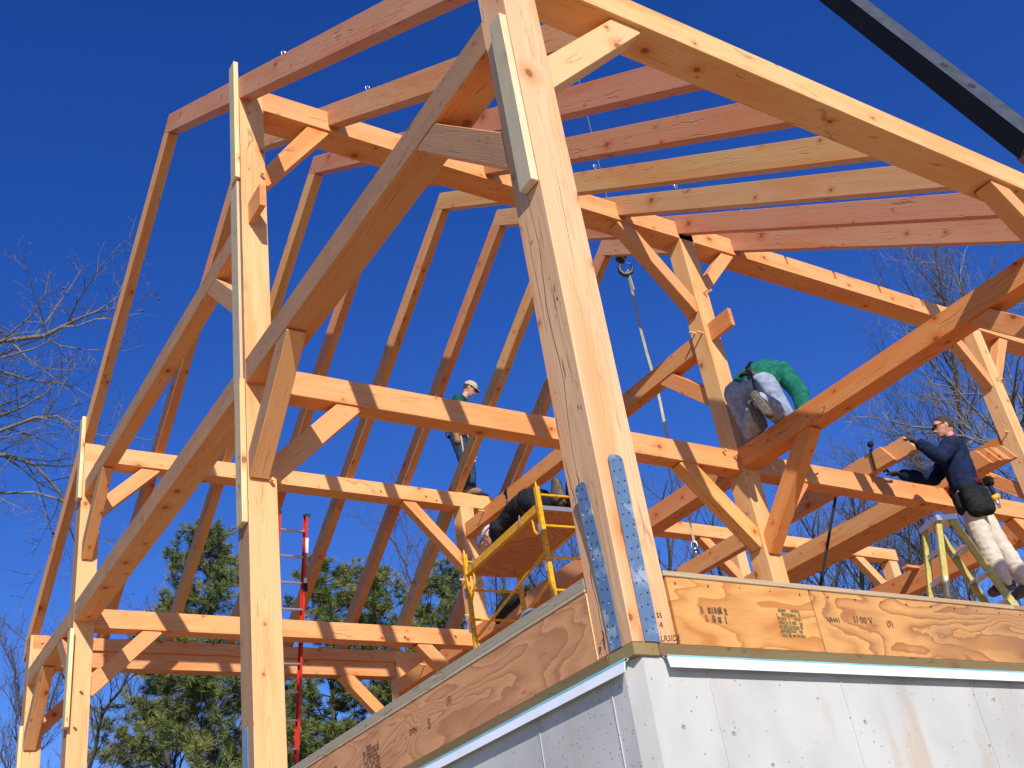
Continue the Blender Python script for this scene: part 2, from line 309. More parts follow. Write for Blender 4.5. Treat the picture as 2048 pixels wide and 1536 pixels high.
def beam(name,p0,p1,w,h,parent,up=(0,0,1),col=None,weather=False,mats=None,bev=0.003,wn=(-1,0,0)):
    """box member from p0 to p1 (end-face centres): w across (local Y), h along 'up' (local Z)"""
    p0=V(p0);p1=V(p1);L=(p1-p0).length
    Mw=frame_mat(p0,p1-p0,up)
    return solid(name,[(0,-h/2),(L,-h/2),(L,h/2),(0,h/2)],(-w/2,w/2),Mw,parent,col or rc(FIR),mats,bev,weather,wn)
def boxw(name,x,y,z,parent,long='x',**k):
    """axis aligned member given ranges"""
    cx,cy,cz=[(a[0]+a[1])/2 for a in (x,y,z)]
    if long=='x': return beam(name,(x[0],cy,cz),(x[1],cy,cz),y[1]-y[0],z[1]-z[0],parent,**k)
    if long=='y': return beam(name,(cx,y[0],cz),(cx,y[1],cz),x[1]-x[0],z[1]-z[0],parent,**k)
    return beam(name,(cx,cy,z[0]),(cx,cy,z[1]),x[1]-x[0],y[1]-y[0],parent,up=(0,1,0),**k)
def cyl(bm,p0,p1,r0,r1=None,seg=10,caps=True):
    p0=V(p0);p1=V(p1); r1=r0 if r1 is None else r1; d=(p1-p0)
    if d.length<1e-6: return
    d.normalize(); a=d.orthogonal().normalized(); b=d.cross(a)
    A=[];B=[]
    for i in range(seg):
        t=2*math.pi*i/seg; o=a*math.cos(t)+b*math.sin(t)
        A.append(bm.verts.new(p0+o*r0)); B.append(bm.verts.new(p1+o*r1))
    for i in range(seg):
        j=(i+1)%seg; bm.faces.new((A[i],A[j],B[j],B[i]))
    if caps: bm.faces.new(A[::-1]); bm.faces.new(B)
def tube(bm,pts,r,seg=8,caps=True):
    pts=[V(p) for p in pts]; n=len(pts); rs=r if isinstance(r,(list,tuple)) else [r]*n
    rings=[]; pa=None
    for i,p in enumerate(pts):
        t=(pts[min(i+1,n-1)]-pts[max(i-1,0)]).normalized()
        a=t.orthogonal().normalized() if pa is None else (pa-t*pa.dot(t)).normalized()
        pa=a; b=t.cross(a)
        rings.append([bm.verts.new(p+(a*math.cos(2*math.pi*k/seg)+b*math.sin(2*math.pi*k/seg))*rs[i]) for k in range(seg)])
    for i in range(n-1):
        for k in range(seg):
            j=(k+1)%seg; bm.faces.new((rings[i][k],rings[i][j],rings[i+1][j],rings[i+1][k]))
    if caps: bm.faces.new(rings[0][::-1]); bm.faces.new(rings[-1])
def bbox(bm,x,y,z,Mx=None):
    vs=[bm.verts.new(V((a,b,c))) for a in x for b in y for c in z]
    q=lambda *i: bm.faces.new([vs[k] for k in i])
    q(0,1,3,2);q(4,6,7,5);q(0,4,5,1);q(2,3,7,6);q(0,2,6,4);q(1,5,7,3)
    if Mx is not None:
        for v in vs: v.co=Mx@v.co
    return vs
# ================================================================ ground
bm=bmesh.new(); S=400
vs=[bm.verts.new(p) for p in ((-S,-S,-2.7),(S,-S,-2.7),(S,S,-2.7),(-S,S,-2.7))]; bm.faces.new(vs)
struct(obj('ground',bm,GRASS))
bm=bmesh.new(); vs=[bm.verts.new((x,y,-2.696)) for x,y in ((-7,-9),(22,-9),(24,16),(-8,17))]; bm.faces.new(vs)
struct(obj('bare_earth',bm,DIRT))
# ================================================================ timber frame
Y1,Y2,Y3,X2,X3,X4=3.522,8.40,10.56,4.765,9.655,13.3
PW=0.2
FR=thing('timber_frame','tall orange timber frame of posts, beams, braces and rafters standing on the concrete foundation','timber frame',(0,0,0))
def post(x,y,z0,z1,w=PW,col=None,weather=True):
    return boxw('post',(x,x+w),(y,y+PW),(z0,z1),FR,'z',col=col or rc(LIGHT),weather=weather)
def peg(parent,p,d,l=0.05,r=0.011):
    bm=bmesh.new(); p=V(p); cyl(bm,p-V(d)*0.02,p+V(d)*l,r,seg=8)
    o=obj('peg',bm,WOOD,parent); o.color=(0.78,0.5,0.26,1); return o
NY=(0.12,-1,0.05); NX=(-1,0.1,0.1)
# --- gable bent (x=0)
P0=post(0,0,0,3.66,col=(0.74,0.435,0.235)); P0.data.materials[1]=MIDW; P0['label']='large corner post with two galvanised straps, nearest the viewer'
P1=post(0,Y1,-2.55,5.985,0.205,col=(0.74,0.43,0.195))
P2=post(0,Y2,-2.55,5.10,col=(0.73,0.43,0.195))
P3=post(0,Y3,-2.55,3.66,col=(0.73,0.42,0.19))
ZT,ZTt=3.062,3.255
def tie(x,y0,y1,z0=ZT,z1=ZTt,w=0.208,name='tie_beam',wt=False,col=None):
    return boxw(name,(x,x+w),(y0,y1),(z0,z1),FR,'y',weather=wt,col=col)
tie(0,PW,Y1,wt=True,col=(0.62,0.30,0.12)); tie(0,Y1+PW,Y2,wt=True); tie(0,Y2+PW,Y3,wt=True)
ZU,ZUt=4.462,4.65
u=tie(0.03,Y1+PW,Y2,ZU,ZUt,0.135,'upper_tie_beam',True)
def stub(x0,x1,y0,y1,z0,z1):
    o=boxw('through_tenon',(x0,x1),(y0,y1),(z0,z1),FR,'y',col=(0.62,0.28,0.11)); return o
stub(0.05,0.095,3.275,Y1+0.01,4.50,4.71)
# --- interior bents
ROWS={X2:(0.2,),X3:(0.2,)}
P0b=post(X2,0,0.27,3.66,weather=False); P1b=post(X2,Y1,0.27,5.985,weather=False,col=(0.70,0.41,0.18)); P2b=post(X2,Y2,0.27,5.10,weather=False,col=(0.70,0.40,0.18)); P3b=post(X2,Y3,0.27,3.66,weather=False,col=(0.66,0.34,0.15))
P1c=post(X3,Y1,0.27,5.75,weather=False,col=(0.76,0.44,0.2)); P2c=post(X3,Y2,0.27,5.10,weather=False); P3c=post(X3,Y3,0.27,3.66,weather=False); P0c=post(X3,0,0.27,3.66,weather=False)
P2d=post(X4,Y2,0.27,4.87,weather=False)
OR=(0.66,0.27,0.085)
tie(X2,PW,Y1,col=OR); tie(X2,Y1+PW,Y2,col=(0.62,0.28,0.12)); tie(X2,Y2+PW,Y3,col=(0.66,0.3,0.11))
tie(X3,PW,Y1,col=OR); tie(X3,Y1+PW,Y2,2.99,3.26,col=(0.60,0.25,0.085)); tie(X3,Y2+PW,Y3)
tie(X2+0.03,Y1+PW,Y2,ZU,ZUt,0.15,'upper_tie_beam',col=(0.62,0.28,0.1))
stub(X2+0.055,X2+0.10,3.215,Y1+0.01,4.48,4.68)
tie(X3+0.02,Y1+PW,Y2,4.10,4.29,0.15,'upper_tie_beam',col=(0.58,0.25,0.075))
stub(9.42,9.66,5.40,5.50,3.225,3.262)
# --- long-direction members
def girt(x0,x1,y,z0,z1,d,name='girt',col=None):
    return boxw(name,(x0,x1),(y,y+d),(z0,z1),FR,'x',col=col)
ZG,ZGt=3.032,3.238
girt(0.205,X2,Y1+0.004,ZG,ZGt,0.16,col=(0.70,0.34,0.135)); girt(X2+PW,X3,Y1+0.004,ZG,ZGt,0.16,col=(0.72,0.35,0.14)); girt(X3+PW,X4,Y1+0.004,ZG,ZGt,0.16)
girt(PW,X2,Y2+0.006,3.005,3.206,0.17,col=(0.74,0.36,0.14)); girt(X2+PW,X3,Y2+0.006,3.005,3.206,0.17)
girt(0.03,X2,Y3-0.004,3.50,3.652,0.2,'rear_eave_plate',col=(0.62,0.29,0.12)); girt(0.2,X2,Y3+0.03,3.30,3.50,0.17,'rear_eave_plate',col=(0.62,0.29,0.12)); girt(X2,X3+.2,Y3+0.01,3.36,3.652,0.2,'rear_eave_plate')
# purlin plate with rafter pockets on its front arris
def plate(name,x0,x1,y,z0,z1,d,pockets,pd=0.11,pw=0.045,col=None):
    # pockets: open 40 mm deep on the front face
    o1=boxw(name,(x0,x1),(y+0.055,y+d),(z0,z1),FR,'x',col=col)
    pts=[(x0,z0),(x1,z0),(x1,z1)]
    for px in sorted(pockets,reverse=True): pts+=[(px+pw,z1),(px+pw,z1-pd),(px,z1-pd),(px,z1)]
    pts.append((x0,z1))
    Mw=Matrix.Translation((0,y,0))
    o2=solid('plate_front',pts,(0,0.0549),Mw,o1,col,bev=0.0)
    return o1
RS=0.793
plate('purlin_plate',0.205,13.4,Y1,5.76,5.98,0.25,[RS*k+0.04 for k in range(8,17)],col=(0.70,0.34,0.135))
for x0,x1 in ((0.02,X4+0.25),):
    girt(x0,x1,Y2-0.003,4.893,5.092,0.205,'purlin_plate',col=(0.76,0.40,0.17))
E0=girt(0.2,14.5,0.0,3.468,3.655,0.22,'front_eave_plate',col=(0.76,0.44,0.19)) 
# --- rafters
TN=0.690
def zn(y): return 5.80+TN*(y-3.5)         # underside of near slope
YR=5.493; ZR=zn(YR)+0.243; 
def zf_top(y): return ZR-TN*(y-YR)
rw=0.10
for k in range(8):
    x=k*RS
    c=RAFC[k]
    yb=YR+0.169; zb=ZR-0.128
    y0=0.175
    pts=[(y0,zn(y0)),(yb,zn(yb)),(YR,ZR),(y0,zn(y0)+0.243)]
    Mw=Matrix(((0,-1,0,0),(1,0,0,0),(0,0,1,0),(0,0,0,1)))
    # local frame along the slope so the grain runs with the rafter
    sl=V((0,1,TN)).normalized(); Mr=frame_mat((x+rw/2,0,zn(0)),sl,(0,-TN,1)); inv=Mr.inverted()
    loc=[inv@V((x+rw/2,p[0],p[1])) for p in pts]
    o=solid('rafter',[(p.x,p.z) for p in loc],(-rw/2,rw/2),Mr,FR,c,weather=False)
    # far slope rafter
    ye=Y3+0.35
    pts=[(YR+0.169,zf_top(YR+0.169)),(ye,zf_top(ye)),(ye,zf_top(ye)-0.21),(YR-0.05,zf_top(YR-0.05)-0.243)]
    yq=(ZR-0.243+TN*YR-(5.80-TN*3.5))/(2*TN)
    # meet underside of near rafter
    pts=[(YR+0.169,zf_top(YR+0.169)-0.004),(ye,zf_top(ye)),(ye,zf_top(ye)-0.235),(yq,zn(yq)-0.006)]
    if zn(yq)>zf_top(yq)-0.2: pass
    sl=V((0,1,-TN)).normalized(); Mr=frame_mat((x+rw/2,YR,ZR),sl,(0,TN,1)); inv=Mr.inverted()
    loc=[inv@V((x+rw/2,p[0],p[1])) for p in pts]
    solid('rafter',[(p.x,p.z) for p in loc],(-rw/2,rw/2),Mr,FR,[(0.58,0.29,0.12),(0.56,0.27,0.12),(0.60,0.33,0.13),(0.55,0.26,0.12)][k%4])
# --- knee braces
def brace(plane,a,c,s,zb,L=0.76,d=0.155,drop=None,wt=False,col=None):
    """plane 'x' (spans y,z at x range a) or 'y' (spans x,z at y range a); post face c, direction s"""
    D=drop or L; e=0.045; q=d*math.sqrt(2)
    P=[(s*(L-q),0),(s*(L-e),0),(s*(L-e*0.5),-e*0.5),(s*e*0.5,-(D-e*0.5)),(0,-(D-e)),(0,-(D-q))]
    ang=V((s*L,0,D)).normalized()
    if plane=='x':
        W=lambda u,z:V(((a[0]+a[1])/2,c+u,zb+z)); sl=V((0,s*L,D)); up=V((0,-s*D,L)) 
    else:
        W=lambda u,z:V((c+u,(a[0]+a[1])/2,zb+z)); sl=V((s*L,0,D)); up=V((-s*D,0,L))
    Mr=frame_mat(W(0,-D),sl,up); inv=Mr.inverted()
    loc=[inv@W(u,z) for u,z in P]
    return solid('knee_brace',[(p.x,p.z) for p in loc],((a[0]-a[1])/2,(a[1]-a[0])/2),Mr,FR,col or rc(FIR),weather=wt)
B=brace; xa=(0.006,0.14)
B('x',xa,Y1,-1,ZT,0.77,wt=True); B('x',xa,PW,1,ZT,0.77,wt=True); B('x',(0.034,0.14),Y1+PW,1,ZU,0.72,wt=True)
B('x',(0.034,0.14),Y2,-1,ZU,0.76,wt=True); B('x',xa,Y2+PW,1,ZT,0.55,wt=True); B('x',xa,Y3,-1,ZT,0.76,wt=True)
B('x',(X2+.03,X2+.16),Y1,-1,ZT,0.88,col=OR); B('x',(X2+.04,X2+.15),Y1+PW,1,ZU,0.64); B('x',(X2+.03,X2+.16),PW,1,ZT,0.8)
B('x',(X3+.04,X3+.17),Y1+PW,1,4.10,0.7)
yb=(Y1+0.02,Y1+0.15)
B('y',yb,0.205,1,ZG,0.72,col=(0.70,0.36,0.15)); B('y',yb,X2,-1,ZG,0.78,col=(0.74,0.38,0.13)); B('y',yb,X2+PW,1,ZG,0.70,col=(0.70,0.27,0.1)); B('y',yb,X3,-1,ZG,0.75); B('y',yb,X3+PW,1,ZG,0.75)
B('y',yb,0.205,1,5.76,0.62,0.15,0.83,col=(0.72,0.32,0.11)); B('y',yb,X2,-1,5.76,0.84,0.15,0.96); B('y',yb,X2+PW,1,5.76,0.60,0.13,0.66); B('y',yb,X3,-1,5.76,0.66,0.15,0.9); B('y',yb,X3+PW,1,5.76,0.62,0.13,0.8)
yc=(Y2+0.02,Y2+0.15)
B('y',yc,PW,1,4.893,0.66); B('y',yc,X2,-1,4.893,0.86,0.14,0.9); B('y',yc,PW,1,3.005,0.72); B('y',yc,X2,-1,3.005,0.86); B('y',yc,X3,-1,4.893,0.7); B('y',yc,X4,-1,4.893,0.86); B('y',yc,X2+PW,1,4.893,0.8)
yd=(Y3+0.03,Y3+0.16)
B('y',yd,PW,1,3.30,0.8); B('y',yd,X2,-1,3.30,0.85,col=(0.72,0.33,0.12)); B('y',yd,X2+PW,1,3.36,0.8)
B('y',(0.03,0.16),PW,1,3.468,0.76,0.15,0.76,col=(0.80,0.46,0.22)); B('y',(0.03,0.16),X2,-1,3.468,0.76,col=(0.70,0.33,0.13)); B('y',(0.03,0.16),X2+PW,1,3.468,0.76)
# diagonal struts standing on the cross tie
for a,b_ in (((X2+.1,6.35,3.26),(X2+.1,7.0,3.95)),((X2+.1,6.20,3.26),(X2+.1,5.75,3.95))):
    pass
# --- pegs
for p in ((0.165,Y1,5.03),(0.155,Y1,2.31),(0.10,Y2,2.35),(0.06,Y2,2.0)): peg(P1 if p[1]==Y1 else P2,p,NY,0.045,0.013)
for p in ((X2+.13,Y1,5.085),(X2+.235-.05,Y1,5.095)): peg(P1b,p,NY,0.06)
for p in ((X2,3.655,4.640),(X2,3.56,4.585)): peg(P1b,p,NX,0.07)
for x,z in ((4.56,3.20),(4.69,3.165),(5.16,3.19),(5.75,3.12)): peg(FR,(x,Y1+.004,z),NY,0.05)
for x,z in ((X2+.10,2.27),(X2+.04,2.29)): peg(P1b,(x,Y1,z),NY,0.06)
for x,z in ((X3+.09,5.0),(X3+.15,4.99)): peg(P1c,(x,Y1,z),NY,0.05)
peg(P1c,(X3,3.60,4.27),NX,0.07)
for y,z in ((Y2+.1,4.55),(Y2+.12,4.45),(Y2+.1,3.9),(Y2+.08,3.42)): peg(P2b,(X2,y,z),NX,0.08)
peg(FR,(X2+.03,7.9,4.60),NX,0.08); peg(FR,(X2,9.75,3.2),NX,0.08)
for x,z in ((3.6,4.97),(4.25,4.98),(4.4,4.94)): peg(FR,(x,Y2,z),NY,0.03)
for x,z in ((3.75,3.08),(4.45,3.12)): peg(FR,(x,Y2,z),NY,0.03)
for x,z in ((12.9,4.97),(7.95,4.97),(8.0,5.03)): peg(FR,(x,Y2,z),NY,0.04)
peg(P3,(0.12,Y3+.004,3.57),NY,0.03)
# --- cleat boards nailed to the gable faces of the posts
def cleat(parent,y,z0,z1,w=0.14,t=0.040,col=(0.66,0.52,0.33),tilt=0.0,weather=True,x=0.0,lab=None):
    o=beam('cleat_board',(x-t/2-0.002,y+tilt,z0),(x-t/2-0.002,y-tilt,z1),t,w,parent,up=(0,1,0),col=col,weather=weather,mats=[WOOD,GREYW])
    if lab: o['label']=lab
    return o
cleat(P0,0.054,2.055,3.10,0.098,0.040,(0.80,0.64,0.42),lab='rough grey board nailed high on the corner post')
cleat(P1,3.585,4.96,6.24,0.11,col=(0.86,0.66,0.38)); cleat(P1,3.585,2.0,3.10,0.11,col=(0.84,0.60,0.32)); cleat(P1,3.63,3.10,4.95,0.14,0.022,(0.62,0.45,0.28))
cleat(P2,Y2+.03,4.42,5.42,0.11,col=(0.86,0.66,0.38)); cleat(P2,Y2-.02,1.98,2.96,0.11,col=(0.86,0.66,0.38)); cleat(P3,Y3+.04,1.7,2.60,0.10,col=(0.84,0.6,0.32))
# --- galvanised straps on the corner post
def strap(name,face,u0,u1,z0,z1,stand=0.012,top_off=0.04):
    """perforated strap: face 'x' lies on x=0 (u is y), face 'y' lies on y=0 (u is x)"""
    bm=bmesh.new(); n=40; t=0.004; wv=[]; cr_=0.022/(z1-z0)
    prof=[]
    for i in range(n+1):
        s=(i/30*(1-cr_) if i<=30 else 1-cr_+cr_*math.sin((i-30)/10*math.pi/2)); z=z0+(z1-z0)*s
        ins=0.0
        if s>1-cr_: ins=(1-math.sqrt(max(0,1-((s-1+cr_)/cr_)**2)))*0.022
        prof.append((z,u0+ins,u1-ins,0.003+stand*s*s*s+top_off*max(0,s-0.0)**2*0.9))
    def P(u,z,o): return (-o,u,z) if face=='x' else (u,-o,z)
    F=[[bm.verts.new(P(a,z,o+t)),bm.verts.new(P(b,z,o+t)),bm.verts.new(P(b,z,o)),bm.verts.new(P(a,z,o))] for z,a,b,o in prof]
    for i in range(n):
        for k in range(4):
            j=(k+1)%4; bm.faces.new((F[i][k],F[i][j],F[i+1][j],F[i+1][k]))
    bm.faces.new(F[0][::-1]); bm.faces.new(F[-1])
    o=obj(name,bm,GALV,P0)
    bm=bmesh.new(); rr=random.Random(3)
    rows=int((z1-z0)/0.043)
    for i in range(rows):
        s=(i+0.6)/rows; z=z0+(z1-z0)*s*0.97+0.01; off=0.003+stand*s**3+top_off*s*s*0.9+t
        for q in (0.27,0.73):
            u=u0+(u1-u0)*(q+(0.07 if i%2 else -0.07)); zz=z+(0.01 if q>0.5 else 0)
            c=V(P(u,zz,off+0.0006)); nrm=V((-1,0,0)) if face=='x' else V((0,-1,0))
            cyl(bm,c,c+nrm*0.0012,0.0034,seg=8)
    obj('nail_hole',bm,STEELD,o)
    bm=bmesh.new()
    for i in range(rows):
        if rr.random()<0.55:
            s=(i+0.6)/rows; z=z0+(z1-z0)*s*0.97+0.01; off=0.003+stand*s**3+top_off*s*s*0.9+t
            u=u0+(u1-u0)*(0.27 if rr.random()<.5 else 0.73)+0.006
            c=V(P(u,z-0.005,off+0.001)); nrm=V((-1,0,0)) if face=='x' else V((0,-1,0))
            bmesh.ops.create_icosphere(bm,subdivisions=1,radius=0.0032,matrix=Matrix.Translation(c))
    obj('nail_head',bm,NAILM,o)
    return o
strap('galvanised_strap','x',0.054,0.120,0.002,0.632,0.0,0.027)
strap('galvanised_strap','y',0.050,0.118,0.002,0.722,0.0,0.006)
bm=bmesh.new(); bbox(bm,(-0.006,-0.001),(Y1+.09,Y1+.165),(-0.9,0.70)); obj('galvanised_strap',bm,GALV,P1)
# --- long drying check and dark stain marks on the corner post
def crack(pts,w,parent,face='x'):
    bm=bmesh.new(); A=[]
    for i,(u,z) in enumerate(pts):
        ww=w*(0.25+0.75*math.sin(math.pi*i/(len(pts)-1))); q=[(-0.0007,u-ww/2,z),(-0.0007,u+ww/2,z)] if face=='x' else [(u-ww/2,-0.0007,z),(u+ww/2,-0.0007,z)]
        A.append([bm.verts.new(p) for p in q])
    for i in range(len(A)-1): bm.faces.new((A[i][0],A[i][1],A[i+1][1],A[i+1][0]))
    return obj('drying_crack',bm,INK,parent)
rr=random.Random(8)
crack([(0.118+0.010*math.sin(i*.5)+rr.gauss(0,.0012)-0.0008*i,0.63+i*0.052) for i in range(30)],0.0045,P0); crack([(0.148+rr.gauss(0,.001),1.35+i*0.045) for i in range(15)],0.0032,P0)
crack([(0.15+rr.gauss(0,.001)-0.001*i,2.2+i*0.05) for i in range(16)],0.003,P0); crack([(0.09+rr.gauss(0,.0012)+0.001*i,1.6+i*0.05) for i in range(14)],0.0026,P0,'y')
# --- screw eyes on the rafters
for k,y in ((0,2.75),(1,2.9),(2,2.6),(4,2.95),(5,2.75),(6,2.7),(7,3.4)):
    bm=bmesh.new(); x=k*RS+0.07; z=zn(y)+0.243
    cyl(bm,(x,y,z-0.01),(x,y,z+0.05),0.006,seg=6)
    c=V((x,y,z+0.075)); pts=[c+V((math.cos(t)*0.02,0,math.sin(t)*0.026)) for t in [2*math.pi*i/10 for i in range(11)]]
    tube(bm,pts,0.006,6)
    obj('screw_eye',bm,STEELB,FR,True)
# ================================================================ foundation and floor rim
FO=thing('house_foundation','pale poured concrete foundation corner with plywood floor rim and white flashing on top','foundation',(0,0,-2.7))
ZB=-2.7; TC=-0.048
c=0.055
bm=bmesh.new()
pts=[(0.0,c+0.02),(0.03,0.004),(14.6,0.004),(14.6,0.25),(0.25,0.25),(0.25,10.9),(0.0,10.9)]
lo=[bm.verts.new((x,y,ZB)) for x,y in pts]; hi=[bm.verts.new((x,y,TC)) for x,y in pts]
bm.faces.new(lo[::-1]); bm.faces.new(hi)
for i in range(len(pts)):
    j=(i+1)%len(pts); bm.faces.new((lo[i],lo[j],hi[j],hi[i]))
obj('concrete_wall',bm,CONC,FO)
# form seams (thin raised fins left by the form panels)
for x in (0.31,0.98,1.78,2.9):
    bm=bmesh.new(); bbox(bm,(x,x+0.004),(0.0008,0.006),(-2.6,TC-0.045)); obj('form_seam',bm,CONC,FO)
for y in (0.16,0.62,1.5,2.7): 
    bm=bmesh.new(); bbox(bm,(-0.0032,0.002),(y,y+0.004),(-2.6,TC-0.045)); obj('form_seam',bm,CONC,FO)
SC=(0.36,0.25,0.11)
def fpart(name,x,y,z,long,col,mats=None,**k):
    return boxw(name,x,y,z,FO,long,col=col,mats=mats,**k)
fpart('sill_plate',(0.108,14.6),(-0.006,0.14),(-0.047,-0.003),'x',(0.19,0.135,0.06),[SILL])
fpart('sill_plate',(-0.006,0.135),(0.142,10.9),(-0.047,-0.003),'y',(0.19,0.135,0.06),[SILL])
fpart('sill_plate',(-0.007,0.104),(-0.007,0.140),(-0.048,-0.003),'y',(0.30,0.23,0.10),[SILL])
# flashing: thin bent strip, outer lip slopes away from the wall
def flashing(face,u0,u1):
    bm=bmesh.new()
    prof=[(0.0,-0.046),(0.012,-0.047),(0.022,-0.052),(0.030,-0.093),(0.027,-0.0935),(0.018,-0.055),(0.0,-0.050)]
    if face=='y': A=[bm.verts.new((u0,-o-0.001,z)) for o,z in prof]; B_=[bm.verts.new((u1,-o-0.001,z)) for o,z in prof]
    else: A=[bm.verts.new((-o-0.001,u0,z)) for o,z in prof]; B_=[bm.verts.new((-o-0.001,u1,z)) for o,z in prof]
    bm.faces.new(A); bm.faces.new(B_[::-1])
    for i in range(len(prof)):
        j=(i+1)%len(prof); bm.faces.new((A[i],B_[i],B_[j],A[j]))
    obj('flashing_strip',bm,WHITEF,FO)
    bm=bmesh.new()
    if face=='y': bbox(bm,(u0,u1),(-0.0235,-0.0085),(-0.0555,-0.0475))
    else: bbox(bm,(-0.0245,-0.0085),(u0,u1),(-0.0565,-0.0475))
    obj('foam_sill_seal',bm,BLUEF,FO)
flashing('y',0.118,14.6); flashing('x',0.036,10.9)
# plywood rim panels
def rim(x,y,z,mat,ax):
    bm=bmesh.new()
    if ax=='x':
        Mw=Matrix.Translation((x[0],y[0],z[0])); bbox(bm,(0,x[1]-x[0]),(0,y[1]-y[0]),(0,z[1]-z[0]))
    else:
        Mw=frame_mat((x[0],y[0],z[0]),(0,1,0),(0,0,1)); bbox(bm,(0,y[1]-y[0]),(-(x[1]-x[0]),0),(0,z[1]-z[0]))
    bmesh.ops.recalc_face_normals(bm,faces=bm.faces)
    me=bpy.data.meshes.new('rim'); bm.to_mesh(me); bm.free()
    o=link('plywood_rim_panel',me,mat,FO); place(o,Mw,FO); return o
RP=rim((0.212,0.944),(0.0,0.02),(0.0,0.250),PLYR,'x'); RP2=rim((0.951,14.6),(0.001,0.021),(0.0,0.250),PLYR2,'x')
LP=rim((0.0,0.02),(0.206,10.9),(0.0,0.252),PLYL,'y'); LP['label']='red brown plywood panel with black stamps'
RP['label']='bright orange plywood panel beside the corner post'
# edges of the deck on top
fpart('deck_edge_board',(0.204,2.30),(-0.004,0.6),(0.252,0.274),'x',(0.50,0.40,0.24),[MIDW])
fpart('deck_edge_board',(2.303,14.6),(-0.002,0.6),(0.2525,0.276),'x',(0.30,0.19,0.12),[MIDW])
fpart('deck_edge_board',(-0.004,0.6),(0.205,10.9),(0.2535,0.268),'y',(0.52,0.44,0.29),[MIDW])
fpart('deck_edge_board',(0.001,0.09),(0.206,10.9),(0.2685,0.311),'y',(0.40,0.30,0.19),[GREYW])
fpart('floor_deck',(0.60,14.6),(0.60,10.9),(0.24,0.268),'x',(0.55,0.38,0.22),[PLYL])
fpart('corner_batten',(-0.003,0.015),(0.2005,0.206),(0,0.25),'z',(0.78,0.5,0.25))
# --- lettering
def text(s,size,Mw,parent,mat,name='lettering',shear=0,ext=0.0006):
    cu=bpy.data.curves.new(name,'FONT'); cu.body=s; cu.size=size; cu.extrude=ext; cu.shear=shear; cu.resolution_u=2; cu.align_x='LEFT'
    t=bpy.data.objects.new('tmp',cu); COL.objects.link(t)
    dg=bpy.context.evaluated_depsgraph_get(); me=bpy.data.meshes.new_from_object(t.evaluated_get(dg)); bpy.data.objects.remove(t)
    me.materials.clear()
    o=link(name,me,mat,parent); place(o,Mw,parent); return o
def MX(x,z,y=-0.0018,rz=0,fl=1):   # on the front (y=0) face, reading along +X
    return Matrix.Translation((x,y,z))@Matrix(((1,0,0,0),(0,0,-1,0),(0,1,0,0),(0,0,0,1)))@Matrix.Rotation(rz,4,'Z')@Matrix.Diagonal((fl,1,1,1))
def MY(y,z,x=-0.0018,rz=0):        # on the gable (x=0) face, reading towards the corner
    return Matrix.Translation((x,y,z))@Matrix(((0,0,-1,0),(-1,0,0,0),(0,1,0,0),(0,0,0,1)))@Matrix.Rotation(rz,4,'Z')
text('LRSIDE',0.030,MX(0.124,0.006,rz=R(4)),P0,INK,shear=0.2,ext=0.0003); text('4',0.034,MX(0.132,0.055),P0,INK,ext=0.0003); text('SS',0.027,MX(0.129,0.092),P0,INK,ext=0.0003)
text('P',0.034,MY(0.188,0.018),P0,INK,ext=0.0003)
bm=bmesh.new(); cyl(bm,(-0.002,0.150,0.03),(-0.006,0.140,0.072),0.0018,seg=6); cyl(bm,(-0.006,0.140,0.072),(-0.02,0.128,0.083),0.0022,seg=6); obj('bent_nail',bm,STEELD,P0)
text('(5)',0.040,MY(1.27,0.155,-0.0016),LP,INK,'grade_stamp'); text('DPH',0.036,MY(1.62,0.118,-0.0016),LP,INK,'grade_stamp'); text('5',0.060,MY(1.45,0.10,-0.0016),LP,INK,'grade_stamp')
def stamp(face,u0,u1,z0,z1,parent,mat,seed,dens=0.55,rows=6):
    """illegible smudged mill stamp: broken bars printed on the panel"""
    rr=random.Random(seed); bm=bmesh.new(); n=rows; h=(z1-z0)/n
    for i in range(n):
        u=u0
        while u<u1:
            wd=(0.004+rr.random()*0.018)
            if rr.random()<dens:
                a,b=u,min(u+wd,u1); za=z0+i*h+rr.random()*h*0.25; zb=z0+(i+1)*h-rr.random()*h*0.25
                if face=='y': q=[(a,-0.0012,za),(b,-0.0012,za),(b,-0.0012,zb),(a,-0.0012,zb)]
                else: q=[(-0.0012,a,za),(-0.0012,a,zb),(-0.0012,b,zb),(-0.0012,b,za)]
                bm.faces.new([bm.verts.new(p) for p in q])
            u+=wd+rr.random()*0.006
    return obj('grade_stamp',bm,mat,parent)
stamp('x',1.93,2.10,0.03,0.185,LP,INK,4,0.8,9); stamp('x',2.40,2.62,0.10,0.18,LP,INK,8,0.6,4); stamp('x',2.95,3.55,0.02,0.2,LP,INK,9,0.7,8)
stamp('y',0.345,0.475,0.085,0.150,RP,INK,12,0.6,2); stamp('y',0.73,0.86,0.05,0.165,RP,INKT,13,0.85,7)
text('10H41',0.030,MX(1.00,0.125,-0.0012),RP2,INK,'grade_stamp'); text('1/ 00 V',0.040,MX(1.16,0.13,-0.0012),RP2,INK,'grade_stamp'); text('(5)',0.036,MX(1.36,0.125,-0.0012),RP2,INK,'grade_stamp')
text('X 9 /14',0.10,MX(2.35,0.10,-0.0012,rz=R(-3)),RP2,INK,'pencil_mark',ext=0.0002)
stamp('y',3.05,3.75,0.05,0.19,RP2,INK,15,0.5,5); text('44  4X',0.075,MX(3.3,0.012,-0.0012),RP2,INK,'pencil_mark',ext=0.0002)
# panel nails
bm=bmesh.new(); rr=random.Random(2)
for i in range(26):
    x=0.25+i*0.16; cyl(bm,(x,-0.0004,0.232-rr.random()*0.01),(x,-0.0016,0.232),0.0028,seg=6)
obj('panel_nail',bm,STEELD,RP2)
